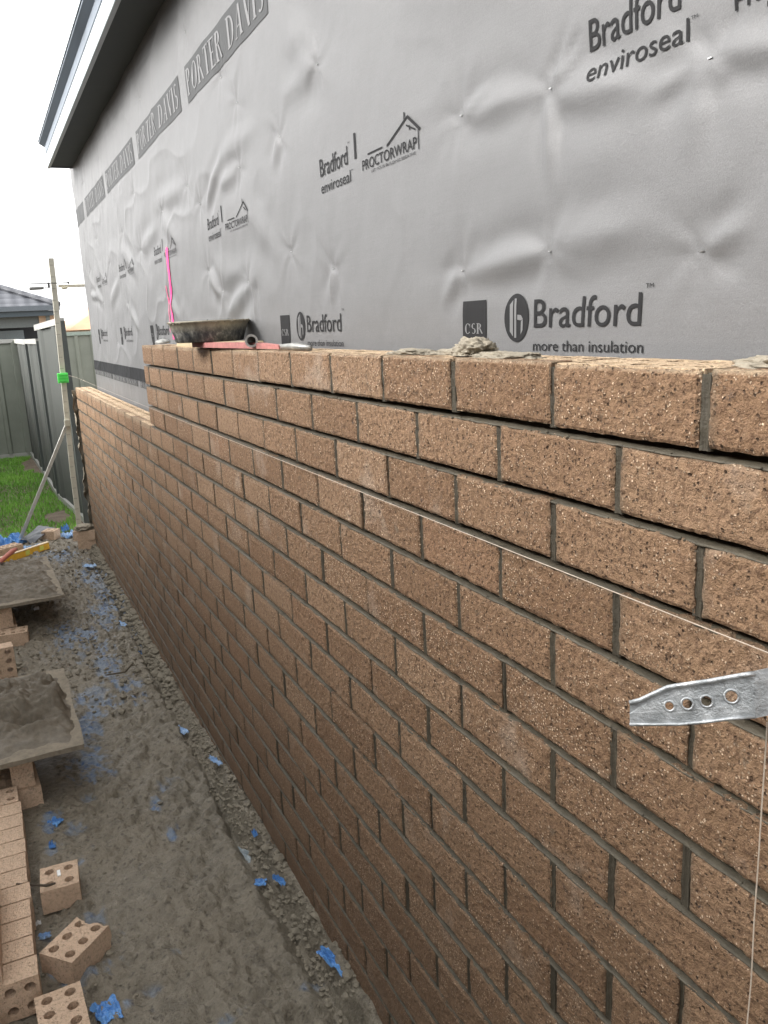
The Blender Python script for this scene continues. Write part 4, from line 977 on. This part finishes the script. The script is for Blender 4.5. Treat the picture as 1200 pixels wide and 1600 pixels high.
def f1(X, Y):
    base = .010+.066*np.exp(-((Y-.04)/.21)**2)*sstep(.385, .30, X+.10*Y) 
    scoop = .05*np.exp(-((X-.27)/.06)**2-((Y-.07)/.06)**2) + .03*np.exp(-((X-.20)/.07)**2-((Y+.14)/.05)**2)
    z = base + (.060*fbm(X*12, Y*13, seed=201, o=4)+.030*(.35-np.abs(fbm(X*19+Y*6, Y*24, seed=208, o=3))))*sstep(.008, .03, base) - scoop + .022*np.clip(fbm(X*34, Y*40, seed=204, o=3), -.2, 1)*sstep(.012, .03, base)
    return z*sstep(-.40, -.17, Y+.10*fbm(X*8, Y*0, seed=207, o=2)) 
heap('thick wet grey mortar heap with a trowel scoop, on the nearer board', (-.86, 2.79, .054), .74, .78, 0, f1, 205)
b2c = (-.765, 4.80, .045)
board('plywood mortar board lower and farther, fully covered in rippled mortar', b2c, .74, .98, .017, .03, M_BOARD, 9)
heap('spread rippled mortar layer covering the farther board', (-.765, 4.80, .053), .73, .97, .03, lambda X, Y: .010+.046*np.abs(fbm(X*13+Y*4, Y*17, seed=221, o=4, g=.6))+.02*np.exp(-((X+.05)/.2)**2-((Y)/.3)**2)*(.5+fbm(X*9, Y*9, seed=223, o=3)), 225)
# piers
def flat_brick(label, c, rz, tint=.5, L=.23, rx=0., ry=0.): return brick_obj(label, c, rz, L, rx, ry, tint)
o = flat_brick('upright brick under the near edge of the nearer mortar board', (-.700, 2.485, -.021), 0, .3); o.rotation_euler = Matrix(((0, 1, 0), (0, 0, 1), (1, 0, 0))).to_euler(); o.rotation_euler = (math.radians(90), 0, 0); o.scale = (1, 1, 1)
o.location = (-.698, 2.483, .036-.0575-.02)
o.data = o.data.copy(); o.rotation_euler = (math.radians(90), 0, 0); o.location = (-.698, 2.475, -.079+.038)
bpy.context.view_layer.update()
# plain solid-looking pier bricks: end face to the camera
for nm, lab, c, dims, tnt in [
    ('brick', 'brown brick lying flat at the foot of the pier under the nearer board', (-.705, 2.56, GZ0+.038), (.11, .23, .076), .25),]:
    brick_obj(lab, c, math.radians(4), tint=tnt)
bpy.data.objects.remove(o)
o = brick_obj('brown brick on edge holding up the near side of the nearer board', (-.698, 2.575, -.094+.0655), 0, tint=.45); o.rotation_euler = (0, math.radians(90), 0); o.scale = (1.16, 1, 1)
o = brick_obj('brick lying flat behind, under the left of the nearer board', (-.80, 2.62, GZ0+.038), math.radians(80), tint=.2)
o = brick_obj('second brick on edge under the far side of the nearer board', (-.80, 3.05, -.019), 0, tint=.4); o.rotation_euler = (0, math.radians(90), 0)
o = brick_obj('flat brick under the far side of the nearer board', (-.80, 3.05, GZ0+.038), math.radians(3), tint=.4)
o = brick_obj('brown brick on edge under the near side of the farther board', (-.705, 4.47, -.030), 0, tint=.7); o.rotation_euler = (0, math.radians(90), 0); o.scale = (1.16, 1, 1)
o = brick_obj('brick lying flat with open holes in front of the farther board', (-.675, 4.275, GZ0+.042), math.radians(86), L=.15, tint=.6)
o = brick_obj('flat brick at the base of the pier under the farther board', (-.71, 4.50, GZ0+.038), math.radians(2), tint=.5)
o = brick_obj('upright brick cut by the left edge between the two boards', (-.735, 3.62, GZ0+.115), 0, tint=.65); o.rotation_euler = (math.radians(90), 0, math.radians(4))
# ------------------------------------------------------------------ clutter beyond the boards
o = brick_obj('brick with grooved top lying beside the yellow level', (-.66, 6.33, GZ0+.055), math.radians(-68), tint=.6); o.rotation_euler = (0, 0, math.radians(-58))
o = brick_obj('small square brick offcut beside the black plastic sheet', (-.30, 6.78, GZ0+.040), math.radians(-30), L=.11, tint=.75)
o = brick_obj('dark brown brick at the foot of the wall end, under a mortar topped brick', (-.050, 6.275, GZ0+.038), math.radians(82), L=.16, tint=.1)
o = brick_obj('brick with ragged mortar on top propped against the post foot', (-.065, 6.275, GZ0+.114), math.radians(70), L=.17, tint=.7)
m = blob((-.062, 6.275, GZ0+.165), .080, .055, .030, 93, 5, .5)
thing_mesh(m, 'mortar_blob', M_MORTD, 'ragged lump of mortar on the brick at the post foot', 'mortar', (-.062, 6.275, GZ0+.15), smooth=True)
lv = thing('spirit_level', 'yellow spirit level lying on the mud beside the farther board', 'level', (-.52, 6.27, GZ0))
e0 = Vector((-.345, 6.44, -.14)); e1 = Vector((-.90, 5.98, -.14)); d = (e0-e1); L = d.length; ang = math.atan2(d.y, d.x)
M4 = Matrix.Translation((e0+e1)/2) @ Matrix.Rotation(ang, 4, 'Z')
M_YEL = simple('yellow_paint', (.80, .46, .05), .45, var=.12)
m = MB(); m.box(-L/2, L/2, -.010, .010, -.028, .024, M=M4); m.build('body', M_YEL, lv)
m = MB(); m.box(-L/2, L/2, -.012, .012, .024, .030, M=M4); m.build('top_edge', simple('pale_top_edge', (.82, .66, .45), .5), lv)
for u in (.14, .0): 
    m = MB(); m.box(L/2-.10-u, L/2-.06-u, -.0125, -.0095, -.018, .016, M=M4); m.build('vial', simple('pale_vial', (.70, .72, .15), .3), lv)
tr = thing('trowel', 'trowel with worn red handle resting on the farther board', 'trowel', (-.66, 5.35, .08))
m = MB(); m.tube([(-.590, 5.42, .105), (-.615, 5.36, .108), (-.68, 5.20, .100), (-.70, 5.14, .098)], [.012, .018, .016, .011], 10); m.build('handle', simple('worn_red_wood', (.45, .14, .10), .6), tr, smooth=True)
m = MB(); m.tube([(-.70, 5.14, .098), (-.725, 5.08, .085), (-.73, 5.03, .07)], .006, 6); m.build('shank', M_GALT, tr)
m = MB(); m.add([(-.69, 5.0, .074), (-.78, 5.02, .074), (-.80, 4.78, .072), (-.69, 5.0, .072), (-.78, 5.02, .072), (-.80, 4.78, .070)], [(0, 1, 2), (5, 4, 3), (0, 3, 4, 1), (1, 4, 5, 2), (2, 5, 3, 0)]); m.build('blade', M_GALT, tr)
def crumple(c, w, l, amp, seedn, rot=0., n=26, flat=.0, thick=.0015):
    xs = np.linspace(-.5, .5, n); X, Y = np.meshgrid(xs, xs, indexing='ij')
    Z = amp*(np.abs(fbm(X*3.2+seedn, Y*3.2, seed=seedn, o=4, g=.6))*2+.2*X)
    ex = 1+.25*vnoise(Y*5, X*1+seedn, seed=seedn+1); ey = 1+.25*vnoise(X*5, Y*1, seed=seedn+2)
    x, y = X*w*ex, Y*l*ey; co, si = math.cos(rot), math.sin(rot)
    V = np.stack([c[0]+x*co-y*si, c[1]+x*si+y*co, c[2]+Z+.002], -1).reshape(-1, 3); V2 = V.copy(); V2[:, 2] -= thick
    mb = MB(); F = grid_faces(n, n, True); mb.add(np.vstack([V, V2]), F+[tuple(n*n+i for i in q[::-1]) for q in F]); return mb
g = G('blue_plastic'); n = g.noise(14, 4); M_BLUE = g.done(g.ramp(n, [(.3, (.05, .17, .46)), (.65, (.16, .36, .68))]), .3, bump=n, dist=.006)
g = G('pale_blue_plastic'); n = g.noise(20, 4); M_BLUE2 = g.done(g.ramp(n, [(.3, (.18, .34, .60)), (.65, (.42, .56, .74))]), .3, bump=n, dist=.006)
g = G('dirty_clear_plastic'); n = g.noise(30, 4); M_CLR = g.done(g.ramp(n, [(.3, (.16, .20, .22)), (.7, (.45, .50, .52))]), .25, bump=n, dist=.004)
S = 'scraps of blue plastic in the mud'
def scrap(px, py, w, l, lab, mat=None, amp=.012, rot=0., z=None, name='plastic_scrap', grp=S, dz=0., thick=.0015):
    dz = dz-(.006 if grp else 0)
    z0 = GZ0 if z is None else z; q = on_plane(px, py, z0)
    hz = float(mud_h(np.array([q[0]]), np.array([q[1]]))[0]) if q[1] < 6.6 else z0
    q = on_plane(px, py, hz+dz)
    mb = crumple((q[0], q[1], hz+dz), w, l, amp, int(px+py) % 89, rot)
    return thing_mesh(mb, name, mat or M_BLUE, lab, 'plastic scrap', tuple(q), grp)
scrap(225, 1022, .060, .11, 'crumpled bright blue plastic scrap standing up near the wall groove', amp=.030, rot=.5)
scrap(384, 1340, .040, .16, 'muddy whitish torn plastic strip in the mud left of the groove', M_CLR, rot=.5)
scrap(401, 1381, .060, .030, 'small blue plastic tail at the lower end of the whitish strip', rot=-.4, amp=.008)
scrap(437, 1378, .016, .050, 'tiny blue plastic sliver inside the wall groove', rot=.3, dz=.012)
scrap(521, 1505, .024, .12, 'long bright blue plastic strip poking from the wall groove', rot=.25, dz=.010)
scrap(398, 1304, .014, .03, 'tiny blue plastic fleck above the groove hole', dz=.01)
scrap(336, 1190, .016, .08, 'narrow blue white plastic sliver at the groove, farther up the wall', M_BLUE2, rot=.3, dz=.02)
scrap(284, 1143, .030, .07, 'pale lilac plastic bit on the mud beside the groove', M_BLUE2, rot=.4, dz=.006)
scrap(168, 1582, .055, .080, 'ragged bright blue plastic patch beside the six holed brick', rot=.2, dz=.006)
scrap(82, 1322, .020, .035, 'small vivid blue patch right of the on edge brick row', dz=.005)
scrap(86, 1286, .034, .050, 'blue plastic patch a little farther right of the brick row', dz=.004, rot=.8)
scrap(70, 1465, .030, .020, 'blue and white bit tucked between the row and the diagonal half brick', M_BLUE2, dz=.01)
scrap(60, 1445, .015, .012, 'white speck of foam by the brick row', simple('white_foam', (.8, .8, .8), .6), dz=.014, name='foam_bit', grp=None)
scrap(57, 952, .030, .045, 'white torn wrapper in the dark under the farther board', simple('white_wrapper', (.8, .8, .82), .4), dz=.010, name='wrapper', grp=None)
scrap(188, 975, .035, .12, 'light blue plastic patch beside the groove, level with the farther board', M_BLUE2, rot=.3, dz=.002)
scrap(140, 885, .05, .10, 'lilac plastic piece pressed in the crumbs near the far end', M_BLUE2, rot=.8, dz=.004)
scrap(10, 850, .22, .30, 'big crumpled blue plastic bag at the edge of the lawn', amp=.07, rot=.4, name='plastic_bag', grp=None)
scrap(110, 838, .13, .16, 'pale blue plastic sheet piece beside the brick at the wall end', M_BLUE2, amp=.045, rot=.2, name='plastic_sheet', grp=None)
scrap(102, 829, .06, .08, 'darker blue plastic fold behind the pale blue sheet', amp=.05, grp=None)
scrap(52, 857, .16, .12, 'thin light blue plastic under the black sheet, above the level', M_BLUE2, amp=.03, grp=None)
# black sheet
P4 = [on_plane(30, 842, -.12), on_plane(50, 850, -.15), on_plane(87, 824, -.09), on_plane(60, 822, -.10)]
m = MB(); n = 14; V = []
for i in range(n):
    for j in range(n):
        u, v = i/(n-1), j/(n-1); p = (P4[0]*(1-u)+P4[1]*u)*(1-v)+(P4[3]*(1-u)+P4[2]*u)*v
        V.append((p[0], p[1], p[2]+.012*vnoise(u*3, v*3, seed=5)+.01*math.sin(u*3)))
V = np.array(V); V2 = V-np.array([0, 0, .004]); F = grid_faces(n, n)
m.add(np.vstack([V, V2]), F+[tuple(n*n+i for i in q[::-1]) for q in F])
thing_mesh(m, 'plastic_sheet', simple('black_plastic', (.06, .065, .075), .35), 'stiff black plastic sheet at the lawn edge by the strut foot', 'plastic sheet', tuple(P4[0]))
# white bit and twig on the half brick
m = MB(); m.box(-.632, -.622, 1.855, 1.885, GZ0+.077, GZ0+.081, .0012)
thing_mesh(m, 'wrapper', simple('white_scrap', (.8, .8, .78), .4), 'tiny white scrap on the farthest half brick', 'wrapper', (-.627, 1.87, GZ0+.077))
m = MB(); m.tube([(-.745, 1.83, GZ0+.112), (-.70, 1.825, GZ0+.095), (-.665, 1.812, GZ0+.088), (-.64, 1.815, GZ0+.085)], [.002, .003, .004, .003], 6)
thing_mesh(m, 'twig', simple('dark_twig', (.06, .045, .03), .8), 'dark muddy twig between the brick row and the half brick', 'twig', (-.70, 1.825, GZ0+.09))
q0, q1, q2 = on_plane(165, 1055, GZ0+.02), on_plane(195, 1050, GZ0+.03), on_plane(208, 1036, GZ0+.025)
m = MB(); m.tube([q0, q1, q2], [.003, .005, .004], 6); thing_mesh(m, 'twig', simple('mud_twig', (.09, .07, .045), .8), 'thin curved twig trailing from the crumpled blue scrap', 'twig', tuple(q1))
